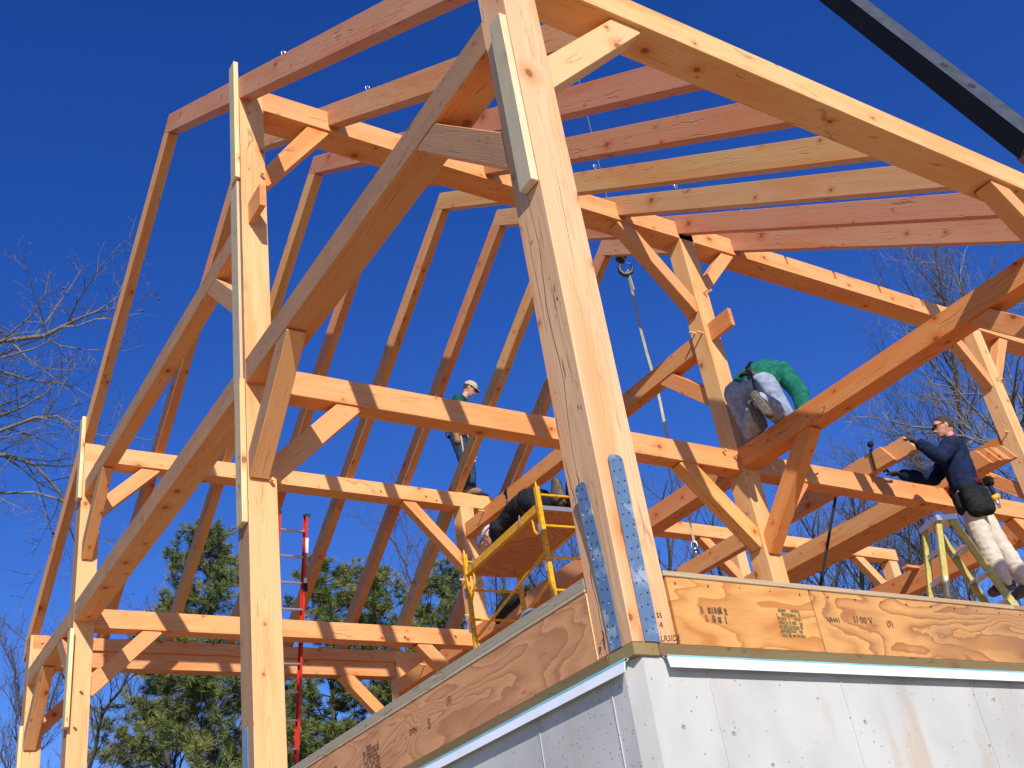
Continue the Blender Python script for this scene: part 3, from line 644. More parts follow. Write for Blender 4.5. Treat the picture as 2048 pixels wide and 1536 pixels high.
# ================================================================ stack of rafters waiting on the girt
BN=[(6.58,3.175,9.0,(0.62,0.30,0.12)),(6.64,2.93,9.0,(0.66,0.33,0.15)),(7.78,2.90,8.2,(0.62,0.32,0.13)),(7.83,2.83,8.2,(0.62,0.31,0.13)),(7.877,2.79,8.2,(0.6,0.3,0.13)),(7.921,2.78,8.2,(0.62,0.31,0.13)),(7.9645,2.72,8.2,(0.60,0.29,0.13))]+[(8.008+.0425*k,3.15+.03*((k*7)%4),8.2,(0.62,0.31,0.12)) for k in range(6)]
lab=['loose rafter board on the girt, shorter one of the pair by the black clamp','loose rafter board whose cut end the man in navy is holding',
 'leftmost board of the stack of five cut ends behind the man in navy','second board from the left in the stack of five behind the man in navy','middle board of the stack of five behind the man in navy','fourth board from the left in the stack of five behind the man in navy','rightmost board of the stack of five, next to the post']+['loose rafter on the far side of the stack, end set back behind the others']*6
for (x,y,ye,cc),lb in zip(BN,lab):
    t=0.042 if x>7 else 0.05
    Mr=frame_mat((x+t/2,y,ZGt+0.002),(0,1,0),(0,0,1)); h=0.2
    o=solid('loose_rafter',[(0,0),(ye-y,0),(ye-y,h),(0.115,h)],(-t/2,t/2),Mr,None,cc)
    tag(o,lb,'rafter','loose rafters stacked on the girt')
# black band clamp and hanging strap
bm=bmesh.new(); x0,x1,z0,z1=6.57,6.70,3.23,3.455
tube(bm,[(x0,3.42,z0),(x0-.005,3.4,z1),(x1,3.4,z1+.005),(x1+.005,3.42,z0)],0.012,6); bmesh.ops.create_icosphere(bm,subdivisions=2,radius=0.035,matrix=Matrix.Translation((x0-.01,3.37,z1+.05))); tube(bm,[(x0-.01,3.37,z1),(x0-.01,3.37,z1+.06)],0.014,6)
tube(bm,[(x1,3.42,3.3),(x1+.14,3.45,3.245),(x1+.22,3.47,3.25)],0.014,6)
tag(obj('strap_clamp',bm,BLKF),'black strap clamp wrapped around the pair of loose rafters','clamp')
bm=bmesh.new(); p0=V((6.216,3.72,3.03)); p1=V((5.614,3.72,2.07)); p2=p0+(p1-p0)*2.85
M_=frame_mat(p0,p2-p0,(0,1,0)); bbox(bm,(0,(p2-p0).length),(-0.016,0.016),(-0.002,0.002),M_)
tag(obj('tie_down_strap',bm,BLKF),'black strap running down from the girt to the deck','strap')
# ================================================================ crane boom, hook, sling
BO=thing('crane_boom','black and grey steel crane boom crossing the upper right corner of the sky','crane boom',(7.9,1.9,8.6))
a=V((7.89,2.30,9.39)); b_=V((8.23,1.35,6.53)); dd=(b_-a).normalized()
A0=a-dd*6.2; B0=b_+dd*0.12
view=((a+b_)/2-V((-2.417,-2.804,-1.058))).normalized()
side=dd.cross(view).normalized(); upv=side
Mb=frame_mat(A0,B0-A0,side)   # local Z = across the image, local Y = depth
Lb=(B0-A0).length
# square section turned so one lower face and one side face show
bm=bmesh.new(); cs=0.265; th=R(28)
q=[(-cs/2,-cs/2),(cs/2,-cs/2),(cs/2,cs/2),(-cs/2,cs/2)]
q=[(y*math.cos(th)-z*math.sin(th),y*math.sin(th)+z*math.cos(th)) for y,z in q]
A=[bm.verts.new((0,y,z)) for y,z in q]; B_=[bm.verts.new((Lb,y,z)) for y,z in q]
bm.faces.new(A); bm.faces.new(B_[::-1])
for i in range(4):
    j=(i+1)%4; bm.faces.new((A[i],B_[i],B_[j],A[j]))
bmesh.ops.recalc_face_normals(bm,faces=bm.faces)
bm.normal_update()
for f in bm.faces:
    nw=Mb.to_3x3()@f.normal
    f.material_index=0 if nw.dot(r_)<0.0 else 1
me=bpy.data.meshes.new('boom_section'); bm.to_mesh(me); bm.free()
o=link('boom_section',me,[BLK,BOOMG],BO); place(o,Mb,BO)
BOOM=(Mb,q,Lb,o)
gf=[p for p in me.polygons if p.material_index==1 and abs(p.normal.x)<.5]
camp=V((-2.417,-2.804,-1.058))
gf=max(gf,key=lambda p:(Mb.to_3x3()@p.normal).normalized().dot((camp-a).normalized()))
cen=gf.center; nn=gf.normal
for sx,rr_ in ((Lb-1.62,0.045),(Lb-1.12,0.05)):
    bm=bmesh.new(); c_=V((sx,cen.y,cen.z)); cyl(bm,c_+nn*0.001,c_+nn*0.006,rr_,seg=16)
    o2=obj('pin_hole',bm,STEELD,BO); place(o2,Mb,BO)
bm=bmesh.new(); e=B0; bbox(bm,(Lb-0.02,Lb+0.07),(-0.05,0.05),(-0.2,-0.1),Mb); obj('boom_bracket',bm,BROWNL,BO)
HX,HY=5.85,5.50
HK=thing('crane_hook','dark steel crane hook hanging on a thin cable above the man on the plate','crane hook',(HX,HY,7.2))
hz=7.17
bm=bmesh.new(); tube(bm,[(HX-0.02,HY,hz+0.25),(HX-0.02,HY,12.5)],0.009,6); obj('hoist_cable',bm,CABLE,HK)
bm=bmesh.new(); bbox(bm,(HX-.07,HX+.03),(HY-.05,HY+.05),(hz+.02,hz+.26)); cyl(bm,(HX-.02,HY-.05,hz+.05),(HX-.02,HY+.05,hz+.05),0.06,seg=14); obj('hook_block',bm,STEELD,HK)
bm=bmesh.new(); pts=[]; rs=[]
e1=V((0.80197,-0.59736,0))
for t,r in ((95,.012),(125,.017),(160,.024),(200,.030),(240,.034),(280,.034),(320,.028),(360,.020),(395,.010)):
    pts.append(V((HX+.02,HY,hz-.115))+e1*math.cos(R(t))*0.085+V((0,0,math.sin(R(t))*0.10))); rs.append(r)
pts=[V((HX-.02,HY,hz+.04))]+pts; rs=[.016]+rs
tube(bm,pts,rs,8); obj('hook',bm,STEELD,HK,True)
bm=bmesh.new(); tube(bm,[pts[-1],V((HX,HY,hz+0.0))],0.006,6); obj('safety_latch',bm,STEELD,HK)
SLT=V((HX+.03,HY,hz-.14)); 
SG=thing('lifting_sling','long pale webbing sling with a shackle hanging from the crane hook','sling',(HX+.03,HY,3.2))
SB_=V((5.90,HY,3.26))
bm=bmesh.new()
def ribbon(bm,pts,w,t=0.004,tw=0.0):
    for i in range(len(pts)-1):
        a=V(pts[i]);b=V(pts[i+1]); Mx=frame_mat(a,b-a,(math.cos(tw*i),math.sin(tw*i),0.01)); bbox(bm,(0,(b-a).length+.004),(-w/2,w/2),(-t/2,t/2),Mx)
n=12; ps=[SLT+(SB_-SLT)*(i/n)+V((0.012*math.sin(i*1.3),0.01*math.sin(i*.9),0)) for i in range(n+1)]
ribbon(bm,ps,0.032,0.006,0.15); ribbon(bm,[SLT+e1*.0,SLT-V((0,0,.32))+e1*0.02],0.045,0.012)
obj('webbing',bm,SLING,SG)
bm=bmesh.new(); c_=SB_-V((0,0,.05)); pts=[c_+e1*0.035*math.cos(R(t))+V((0,0,0.07*math.sin(R(t)))) for t in range(-20,201,20)]; tube(bm,pts,0.008,6); cyl(bm,c_-e1*.045-V((0,0,.02)),c_+e1*.045-V((0,0,.02)),0.009,seg=8); tube(bm,[c_-V((0,0,.03)),c_-V((0,0,.11))],0.006,6)
obj('shackle',bm,STEELB,SG,True)
# ================================================================ ladders
LD=thing('extension_ladder','red fibreglass ladder with silver rungs leaning behind the second gable post','ladder',(2.37,9.0,0.27))
th=0.213; zt=4.28; yt=8.358; xr,xl=2.548,2.19
dv=V((0,math.sin(th),-math.cos(th))); top=V((0,yt,zt))-dv*0.19; Ln=(zt+0.17-0.27)/math.cos(th)
for x,s in ((xr,1),(xl,-1)):
    bm=bmesh.new(); Mx=frame_mat((x,top.y,top.z),dv,(0,1,0.2))
    bbox(bm,(0,Ln),(-0.003,0.003),(-0.038,0.038),Mx)
    bbox(bm,(0,Ln),(-0.026 if s<0 else 0.0025,-0.0025 if s<0 else 0.026),(-0.038,-0.033),Mx); bbox(bm,(0,Ln),(-0.026 if s<0 else 0.0025,-0.0025 if s<0 else 0.026),(0.033,0.038),Mx)
    o=obj('ladder_rail',bm,RED,LD)
    bm=bmesh.new(); bbox(bm,(-0.02,0.01),(-0.03,0.03),(-0.041,0.041),Mx); obj('rail_cap',bm,STEELD,o)
    if s>0:
        bm=bmesh.new(); bbox(bm,(0.27,0.45),(-0.0275,-0.0265),(-0.02,0.02),Mx); bbox(bm,(0.27,0.45),(-0.02,0.02),(-0.0400,-0.0385),Mx); bbox(bm,(0.74,0.90),(-0.02,0.02),(-0.0400,-0.0385),Mx); obj('rail_sticker',bm,LABELW,o)
        bm=bmesh.new(); bbox(bm,(0.80,0.90),(-0.028,0.03),(-0.041,-0.0402),Mx); obj('rail_sticker',bm,BLKF,o)
k=0
while zt-k*0.305*math.cos(th)>0.35:
    c_=V((0,yt,zt))+dv*0.305*k; bm=bmesh.new(); cyl(bm,(xl,c_.y,c_.z),(xr,c_.y,c_.z),0.017,seg=10); obj('rung',bm,ALU,LD,False); k+=1
# yellow step ladder under the man in navy
SL=thing('step_ladder','yellow fibreglass step ladder with the man in navy standing on it','step ladder',(6.8,2.9,0.27))
T=V((6.56,2.95,2.42)); e=V((0.93,-0.36,0)).normalized(); f=V((e.y*-1,e.x,0)).normalized()   # e: opening direction, f: ladder width
def rail(p,q,w=0.07,d=0.026,mat=YELF,name='ladder_rail'):
    bm=bmesh.new(); Mx=frame_mat(p,V(q)-V(p),f); L_=(V(q)-V(p)).length
    bbox(bm,(0,L_),(-w/2,w/2),(-0.0025,0.0025),Mx)
    bbox(bm,(0,L_),(-w/2,-w/2+0.005),(0.003,d),Mx); bbox(bm,(0,L_),(w/2-0.005,w/2),(0.003,d),Mx)
    return obj(name,bm,mat,SL)
H=T.z-0.27; topf=T+e*0.07; 
F0=[];
fr=[]; bk=[]
for s in (-1,1):
    p=topf+f*s*0.13; q=p+e*0.33*H+f*s*0.07-V((0,0,H)); rail(p,q); fr.append((p,q))
    p=T-e*0.07+f*s*0.12; q=p-e*0.26*H-V((0,0,H))+f*s*0.05; rail(p,q,0.055); bk.append((p,q))
bm=bmesh.new(); Mx=frame_mat(T,f,(0,0,1)); bbox(bm,(-0.16,0.16),(-0.11,0.11),(-0.01,0.045),Mx); obj('top_cap',bm,ALU,SL)
for i in range(1,8):
    s_=i/8.0
    p=[a_+(b__-a_)*s_ for a_,b__ in fr]; bm=bmesh.new(); Mx=frame_mat(p[0],p[1]-p[0],(0,0,1)); bbox(bm,(0,(p[1]-p[0]).length),(-0.04,0.04),(-0.012,0.012),Mx); obj('step',bm,ALU,SL)
    p=[a_+(b__-a_)*s_ for a_,b__ in bk]; bm=bmesh.new(); Mx=frame_mat(p[0],p[1]-p[0],(0,0,1)); bbox(bm,(0,(p[1]-p[0]).length),(-0.012,0.012),(-0.02,0.02),Mx); obj('rear_brace',bm,ALU,SL)
bm=bmesh.new(); p,q=bk[0]; c_=p+(q-p)*0.30; Mx=frame_mat(c_,q-p,f); bbox(bm,(-0.10,0.10),(-0.012,0.012),(-0.0045,-0.003),Mx); obj('rail_sticker',bm,LABELW,SL)
STEPZ=[(a_+(b__-a_)*(3/8.0)) for a_,b__ in fr]
# ================================================================ yellow scaffold
SF=thing('rolling_scaffold','yellow steel rolling scaffold with a plywood platform inside the frame','scaffold',(3.3,5.2,0.27))
yaw=-0.092; Lc,Wc=1.587,0.60; n0=V((3.110,4.508,0)); dL=V((-math.sin(yaw),math.cos(yaw),0)); dW=V((math.cos(yaw),math.sin(yaw),0))
ZP=2.93; zr=3.042
cor={'a':n0,'b':n0+dL*Lc,'c':n0+dW*Wc,'d':n0+dL*Lc+dW*Wc}
for nm,ztop in (('a',3.17),('b',3.17),('c',3.1),('d',3.0)):
    p=cor[nm]; bm=bmesh.new(); Mx=frame_mat((p.x,p.y,0.42),(0,0,1),dL); bbox(bm,(0,ztop-0.42-0.05),(-0.02,0.02),(-0.02,0.02),Mx); cyl(bm,(p.x,p.y,ztop-.06),(p.x,p.y,ztop),0.013,0.006,8)
    o=obj('scaffold_post',bm,YEL,SF)
    bm=bmesh.new()
    for i in range(34):
        z=0.6+i*0.072
        if z<ztop-0.1: cyl(bm,p+V((0,0,z))-dL*0.0212,p+V((0,0,z))-dL*0.0202,0.005,seg=6)
    obj('pin_hole',bm,STEELD,o)
    bm=bmesh.new(); cyl(bm,(p.x,p.y,0.27+.06),(p.x,p.y,0.45),0.012,seg=8); cyl(bm,(p.x-.016,p.y,0.27+.055),(p.x+.016,p.y,0.27+.055),0.055,seg=14); obj('caster',bm,STEELD,SF)
for a_,b__ in (('a','c'),('b','d')):
    for k in range(9):
        z=zr-0.305*k
        if z<0.45: break
        bm=bmesh.new(); cyl(bm,cor[a_]+V((0,0,z)),cor[b__]+V((0,0,z)),0.013,seg=8); obj('scaffold_rung',bm,YEL,SF)
for a_,b__ in (('a','b'),('c','d')):
    for z,hh in ((ZP,0.045),(2.50,0.0),(2.13,0.0)):
        if z==2.50 and a_=='c': continue
        p,q=cor[a_]+V((0,0,z)),cor[b__]+V((0,0,z))
        if z==2.50: q=cor[b__]+V((0,0,2.22))
        if z==2.13: p=cor[a_]+V((0,0,2.22)); q=cor[b__]+V((0,0,1.90))
        bm=bmesh.new()
        if hh:
            Mx=frame_mat(p,q-p,(0,0,1)); bbox(bm,(0,(q-p).length),(-0.005,0.005),(-0.045,0.04),Mx); bbox(bm,(0,(q-p).length),(-0.025,0.02),(-0.047,-0.039),Mx)
        else: cyl(bm,p,q,0.014,seg=8)
        obj('side_rail',bm,YEL,SF)
bm=bmesh.new(); Mx=frame_mat(n0+V((0,0,ZP-0.03)),dL,(0,0,1)); bbox(bm,(-0.0,Lc),(-Wc+0.01,-0.012),(-0.008,0.01),Mx)
pl=obj('platform',bm,PLYL,SF)
bm=bmesh.new(); bbox(bm,(-0.012,-0.001),(-Wc,-0.01),(-0.012,0.03),Mx); obj('platform_edge',bm,ALU,SF)
# corner brackets
for nm,s in (('a',1),('b',-1)):
    p=cor[nm]+V((0,0,ZP-0.05)); bm=bmesh.new(); tube(bm,[p+dL*s*0.16,p+dL*s*0.15-V((0,0,.13)),p+dL*s*0.02-V((0,0,.30))],0.011,6); obj('bracket',bm,YEL,SF)
for nm in 'ab':
    for z in (2.70,2.35):
        p=cor[nm]+V((0,0,z)); bm=bmesh.new(); bbox(bm,(p.x-.045,p.x-.028),(p.y-.01,p.y+.02),(p.z-.05,p.z+.05)); obj('spring_pin',bm,ALU,SF)
for t in (0.33,1.35):
    p=n0+dL*t+V((-0.03,0,ZP)); bm=bmesh.new(); tube(bm,[p+V((0,0,.05)),p+V((-.015,0,0)),p+V((-.02,.02,-.05))],0.007,6); obj('platform_hook',bm,STEELB,SF)
# black bag on two straps hung behind the scaffold, against the cross tie
BG=thing('sling_bag','black fabric bag hanging on two black straps below the scaffold platform','bag',(4.3,6.9,2.9))
bm=bmesh.new()
o_=[(7.30,2.86),(7.22,3.05),(7.0,3.11),(6.68,3.08),(6.66,2.97),(6.9,2.93)]
A=[bm.verts.new((4.30,y,z)) for y,z in o_]; B_=[bm.verts.new((4.38,y,z)) for y,z in o_]
bm.faces.new(A); bm.faces.new(B_[::-1])
for i in range(len(o_)):
    j=(i+1)%len(o_); bm.faces.new((A[i],B_[i],B_[j],A[j]))
bmesh.ops.bevel(bm,geom=list(bm.edges),offset=0.02,segments=2,affect='EDGES')
obj('bag_body',bm,BLKF,BG,True)
for p,q in (((4.34,7.25,3.0),(4.34,7.14,3.62)),((4.34,6.45,2.98),(4.34,6.78,3.62))):
    bm=bmesh.new(); ribbon(bm,[p,q],0.022,0.004); obj('bag_strap',bm,BLKF,BG)

# ================================================================ people
def capsule(bm,p0,p1,r0,r1,seg=12,flat=None):
    p0=V(p0);p1=V(p1);d=p1-p0;L=d.length
    if L<1e-5: d=V((0,0,1e-4)); L=1e-4
    d=d.normalized(); a=d.orthogonal().normalized(); b=d.cross(a); rings=[]
    for i in range(1,5):
        t=math.pi/2*i/4.0; rings.append((p0-d*r0*math.cos(t),r0*math.sin(t)))
    for i in range(0,4):
        t=math.pi/2*i/4.0; rings.append((p1+d*r1*math.sin(t),r1*math.cos(t)))
    t0=bm.verts.new(p0-d*r0); t1=bm.verts.new(p1+d*r1); RR=[]
    for c,r in rings: RR.append([bm.verts.new(c+(a*math.cos(2*math.pi*k/seg)+b*math.sin(2*math.pi*k/seg))*r) for k in range(seg)])
    for i in range(len(RR)-1):
        for k in range(seg):
            j=(k+1)%seg; bm.faces.new((RR[i][k],RR[i][j],RR[i+1][j],RR[i+1][k]))
    for k in range(seg):
        j=(k+1)%seg; bm.faces.new((t0,RR[0][j],RR[0][k])); bm.faces.new((t1,RR[-1][k],RR[-1][j]))
def ellips(bm,c,r,rot=None):
    Mx=Matrix.Translation(V(c))@((rot or Matrix.Identity(3)).to_4x4())@Matrix.Diagonal((r[0],r[1],r[2],1))
    bmesh.ops.create_icosphere(bm,subdivisions=3,radius=1,matrix=Mx)
def union(name,shapes,mat,parent,vox=0.011,smooth=4,wr=0.0,cut=None):
    bm=bmesh.new()
    for s in shapes:
        if s[0]=='c': capsule(bm,*s[1:])
        elif s[0]=='e': ellips(bm,*s[1:])
        else: bbox(bm,*s[1:])
    bmesh.ops.recalc_face_normals(bm,faces=bm.faces)
    me=bpy.data.meshes.new('tmp'); bm.to_mesh(me); bm.free(); o=bpy.data.objects.new('tmp',me); COL.objects.link(o)
    m=o.modifiers.new('r','REMESH'); m.mode='VOXEL'; m.voxel_size=vox; m.use_smooth_shade=True
    m=o.modifiers.new('s','SMOOTH'); m.iterations=smooth; m.factor=0.5
    dg=bpy.context.evaluated_depsgraph_get(); m2=bpy.data.meshes.new_from_object(o.evaluated_get(dg)); bpy.data.objects.remove(o)
    if wr:
        for v in m2.vertices:
            p=v.co; f=noise.noise(V((p.x*9,p.y*9,p.z*14)))+0.6*noise.noise(V((p.x*22+5,p.y*22,p.z*30)))
            r=1-abs(noise.noise(V((p.x*13+3,p.y*13,p.z*20))))*2
            v.co=p+v.normal*(f*0.5+r*0.6)*wr
    m2.materials.clear()
    for p in m2.polygons: p.use_smooth=True
    return link(name,m2,mat,parent)
def lerp(a,b,t): return V(a)+(V(b)-V(a))*t
def hand_shapes(wr,tip,up,g=0.0,curl=0.6):
    """palm and five fingers: wr wrist, tip direction point, up = back-of-hand normal"""
    wr=V(wr); d=(V(tip)-wr).normalized(); up=(V(up)-d*V(up).dot(d)).normalized(); s=d.cross(up)
    pc=wr+d*0.05; S=[('c',wr,wr+d*0.03,0.026+g,0.028+g)]
    for k in (-1.2,-0.4,0.4,1.2): S.append(('c',wr+d*0.02+s*k*0.014,wr+d*0.085+s*k*0.02,0.014+g,0.012+g))
    for k,L in ((-1.5,0.052),(-0.5,0.068),(0.5,0.074),(1.5,0.066)):
        b=wr+d*0.088+s*k*0.0175; m=b+(d*math.cos(curl*.5)-up*math.sin(curl*.5))*L*0.5; e=m+(d*math.cos(curl*1.5)-up*math.sin(curl*1.5))*L*0.5
        S+= [('c',b,m,0.0095+g,0.0088+g),('c',m,e,0.0088+g,0.0075+g)]
    b=wr+d*0.03+s*0.03; m=b+(d*0.7+s*0.7-up*0.2).normalized()*0.04; e=m+(d*0.95+s*0.2-up*0.3).normalized()*0.032
    S+=[('c',b,m,0.012+g,0.011+g),('c',m,e,0.011+g,0.009+g)]
    return S
def head_shapes(c,fwd,up):
    c=V(c); f=V(fwd).normalized(); u=(V(up)-f*V(up).dot(f)).normalized(); s=f.cross(u)
    Rm=Matrix((f,s,u)).transposed()
    S=[('e',c,(0.098,0.077,0.105),Rm),('e',c-u*0.055+f*0.032,(0.062,0.056,0.062),Rm),('e',c-u*0.095+f*0.06,(0.03,0.032,0.022),Rm),
       ('c',c+f*0.088-u*0.01,c+f*0.108-u*0.038,0.010,0.014),('c',c+f*0.082-u*0.068-s*.018,c+f*0.082-u*0.068+s*.018,0.009,0.009),
       ('c',c+f*0.078+u*0.018-s*.035,c+f*0.078+u*0.018+s*.035,0.016,0.016),
       ('e',c+s*0.078-u*0.01,(0.018,0.009,0.03),Rm),('e',c-s*0.078-u*0.01,(0.018,0.009,0.03),Rm)]
    return S,f,u,s,Rm
def person(label,J,cat='person',fwd=(1,0,0),hup=(0,0,1),shirt=None,pants=None,bootm=LEATH,gl=None,hands=None,curl=0.7,base=None,group=None,fat=0.0):
    T=thing('person',label,cat,base or J['anL'],group)
    hs_,f,u,s,Rm=head_shapes(J['head'],fwd,hup)
    g=lambda k:V(J[k])
    sh=(g('shL')+g('shR'))/2; hp=(g('hipL')+g('hipR'))/2; hp0=hp
    mid=lerp(hp,sh,.5)
    if 'mid' in J: mid=g('mid')
    def torso(e,hp=hp):
        S=[('c',hp,mid,0.105+e,0.105+e),('c',mid,sh,0.11+e,0.10+e)]
        for a in 'LR':
            o_=(g('sh'+a)-sh)*0.45; oh=(g('hip'+a)-hp0)*0.75
            S+=[('c',hp+oh,mid+oh*.9,0.098+e,0.092+e),('c',mid+o_*.8,sh+o_,0.095+e,0.082+e),('c',sh+o_,g('sh'+a),0.07+e,0.058+e)]
        return S
    def arms(e,cuff=1.0):
        S=[]
        for a in 'LR':
            S+=[('c',g('sh'+a),g('el'+a),0.055+e,0.041+e),('c',g('el'+a),lerp(J['el'+a],J['wr'+a],cuff),0.042+e,0.029+e*0.8)]
        return S
    def legs(e,c0=0.0,c1=1.0):
        S=[]
        for a in 'LR':
            S+=[('c',g('hip'+a),g('kn'+a),0.088+e,0.056+e),('c',g('kn'+a),lerp(J['kn'+a],J['an'+a],.35),0.054+e,0.057+e),('c',lerp(J['kn'+a],J['an'+a],.35),lerp(J['kn'+a],J['an'+a],c1),0.057+e,0.036+e)]
        return S
    feet=[]
    for a in 'LR': feet+=[('c',g('an'+a),g('to'+a),0.034,0.026)]
    H=[]
    for a in 'LR':
        if hands and a in hands:
            tip,up_=hands[a]; H+=hand_shapes(J['wr'+a],tip,up_,0,curl)
    body=union('body',hs_+[('c',g('neck'),V(J['head'])-u*0.05,0.055,0.05),('c',sh,g('neck'),0.06,0.055)]+torso(-0.012)+arms(-0.006)+legs(-0.008)+feet+H,SKIN,T,0.0085,2)
    e=0.014+fat
    if shirt: union('jacket',torso(e,lerp(hp,mid,.45))+arms(e,0.95)+[('c',sh,lerp(sh,J['neck'],.75),0.072,0.062)],shirt,T,0.011,5,0.008)
    if pants:
        hipb=[('c',g('hipL'),g('hipR'),0.108,0.108),('c',hp,lerp(hp,mid,.35),0.118,0.112)]
        union('trousers',hipb+legs(e,0,0.97),pants,T,0.011,5,0.008)
    for a in 'LR':
        an=g('an'+a); to=g('to'+a); k=(g('kn'+a)-an).normalized(); d=(to-an); 
        fd=(to-an).normalized(); sn=(fd.cross(k)).normalized(); dn=(fd.cross(sn)).normalized()
        if dn.dot(k)>0: dn=-dn
        heel=an+dn*0.045-fd*0.035
        union('boot',[('c',an+k*.07,an,0.05,0.05),('c',an,to,0.05,0.042),('c',heel,to+fd*.03,0.045,0.042)],bootm,T,0.010,3,0.003)
        union('boot_sole',[('c',heel+dn*.040,to+fd*.035+dn*.028,0.018,0.018),('c',heel+dn*.040+sn*.02,to+fd*.025+dn*.028+sn*.026,0.018,0.018),('c',heel+dn*.040-sn*.02,to+fd*.025+dn*.028-sn*.026,0.018,0.018)],SOLE,T,0.008,1)
    if gl and hands:
        for a in gl:
            tip,up_=hands[a]; union('glove',hand_shapes(J['wr'+a],tip,up_,0.0035,curl)+[('c',lerp(J['el'+a],J['wr'+a],.86),g('wr'+a),0.038,0.034)],GLOVE,T,0.007,1)
    return T,f,u,s,Rm,sh,hp,mid
def cap(T,c,f,u,s,Rm,mat,brim=True):
    c=V(c); sp=[('e',c+u*0.025-f*0.006,(0.108,0.088,0.098),Rm)]
    o=union('cap_crown',sp,mat,T,0.009,1,0.003)
    # trim the lower half of the crown
    me=o.data; bm=bmesh.new(); bm.from_mesh(me); bmesh.ops.bisect_plane(bm,geom=bm.verts[:]+bm.edges[:]+bm.faces[:],plane_co=c+u*0.022,plane_no=-u,clear_outer=True); bm.to_mesh(me); bm.free()
    if brim:
        bm=bmesh.new(); n=12; A=[];B_=[]
        for i in range(n+1):
            t=math.pi*(i/n-.5); e_=c+u*0.026+f*(0.085+0.0*math.cos(t))*1.0+s*math.sin(t)*0.075*1.0; o_=c+u*(0.026-0.012*math.cos(t))+f*(0.085*math.cos(t)*0.9+0.085*math.cos(t))+s*math.sin(t)*0.078
            i_=c+u*0.03+f*0.085*math.cos(t)+s*math.sin(t)*0.078
            A.append((bm.verts.new(i_),bm.verts.new(o_+f*0.0),bm.verts.new(o_-u*0.006),bm.verts.new(i_-u*0.006)))
        for i in range(n):
            for k in range(4):
                j=(k+1)%4; bm.faces.new((A[i][k],A[i][j],A[i+1][j],A[i+1][k]))
        obj('cap_brim',bm,mat,T,True)
def glasses(T,c,f,u,s,mat=GLASS):
    c=V(c); bm=bmesh.new()
    for k in (-1,1):
        p=c+f*0.092+u*0.006+s*k*0.034; tube(bm,[p-s*0.026,p+f*0.006,p+s*0.026],[0.010,0.017,0.010],8); tube(bm,[p+s*k*0.026,c+s*k*0.082+u*0.006+f*0.02,c+s*k*0.082+u*.004-f*0.02],0.0035,6)
    obj('sunglasses',bm,mat,T,True)
def hair(T,c,f,u,s,Rm,mat=HAIR,cutf=0.055):
    c=V(c); o=union('hair',[('e',c+u*0.006-f*0.006,(0.1005,0.0815,0.108),Rm)],mat,T,0.009,1,0.002)
    me=o.data; bm=bmesh.new(); bm.from_mesh(me)
    bmesh.ops.bisect_plane(bm,geom=bm.verts[:]+bm.edges[:]+bm.faces[:],plane_co=c+f*cutf+u*0.05,plane_no=(f*0.8-u*0.6).normalized(),clear_outer=True)
    bmesh.ops.bisect_plane(bm,geom=bm.verts[:]+bm.edges[:]+bm.faces[:],plane_co=c-u*0.045,plane_no=-u,clear_outer=True); bm.to_mesh(me); bm.free()
def band(T,name,c,ax,r1,r2,w,mat,t=0.006,tilt=None):
    """belt loop: elliptical ring around c, axis ax, radii along d1/d2"""
    ax=V(ax).normalized(); a=V(tilt).normalized() if tilt else ax.orthogonal().normalized(); a=(a-ax*a.dot(ax)).normalized(); b=ax.cross(a); bm=bmesh.new(); n=28; RR=[]
    for i in range(n):
        th_=2*math.pi*i/n; p=V(c)+a*r1*math.cos(th_)+b*r2*math.sin(th_); q=V(c)+a*(r1+t)*math.cos(th_)+b*(r2+t)*math.sin(th_)
        RR.append([bm.verts.new(p-ax*w/2),bm.verts.new(q-ax*w/2),bm.verts.new(q+ax*w/2),bm.verts.new(p+ax*w/2)])
    for i in range(n):
        j=(i+1)%n
        for k in range(4):
            l=(k+1)%4; bm.faces.new((RR[i][k],RR[i][l],RR[j][l],RR[j][k]))
    return obj(name,bm,mat,T,True)
def hammer(name,p,d,side,L=0.33,lab=None,hmat=None,parent=None):
    """p: handle end, d: handle direction towards the head"""
    p=V(p); d=V(d).normalized(); side=V(side); side=(side-d*side.dot(d)).normalized()
    T=thing(name,lab,'hammer',p) if lab else None
    bm=bmesh.new(); tube(bm,[p,p+d*L*.35,p+d*L],[0.015,0.012,0.010],8); obj('handle',bm,hmat or BROWNL,T or parent,True)
    h=p+d*L; bm=bmesh.new(); tube(bm,[h+side*.06,h+side*.03,h,h-side*.035,h-side*.07-d*.02,h-side*.085-d*.045],[.016,.013,.014,.012,.008,.004],8); obj('hammer_head',bm,STEELD,T or parent,True)
    return T
# ---- A: man standing on the rear purlin plate, looking down
A=dict(head=(5.20,8.43,6.80),neck=(5.12,8.49,6.67),shL=(4.96,8.385,6.56),shR=(5.13,8.66,6.60),elL=(4.89,8.36,6.27),elR=(5.20,8.70,6.30),wrL=(4.99,8.33,6.03),wrR=(5.19,8.62,5.80),
 hipL=(4.915,8.475,6.02),hipR=(5.015,8.60,6.03),knL=(4.965,8.46,5.60),knR=(5.115,8.59,5.62),anL=(4.925,8.49,5.215),anR=(5.10,8.60,5.215),toL=(5.055,8.40,5.155),toR=(5.24,8.52,5.155),mid=(4.985,8.54,6.30))
T,f,u,s,Rm,sh,hp,mid=person('man in dark jacket and cream cap standing on the plate and looking down',A,fwd=(0.62,-0.46,-0.55),hup=(0.3,-0.25,0.9),shirt=TEAL,pants=DENIMD,bootm=BROWNL,hands={'L':((5.06,8.28,5.93),(-.3,-.6,.2)),'R':((5.20,8.58,5.68),(.5,.5,0))},base=(5.05,8.5,5.1),fat=0.012)
cap(T,A['head'],f,u,s,Rm,CAPC); glasses(T,A['head'],f,u,s); hair(T,A['head'],f,u,s,Rm)
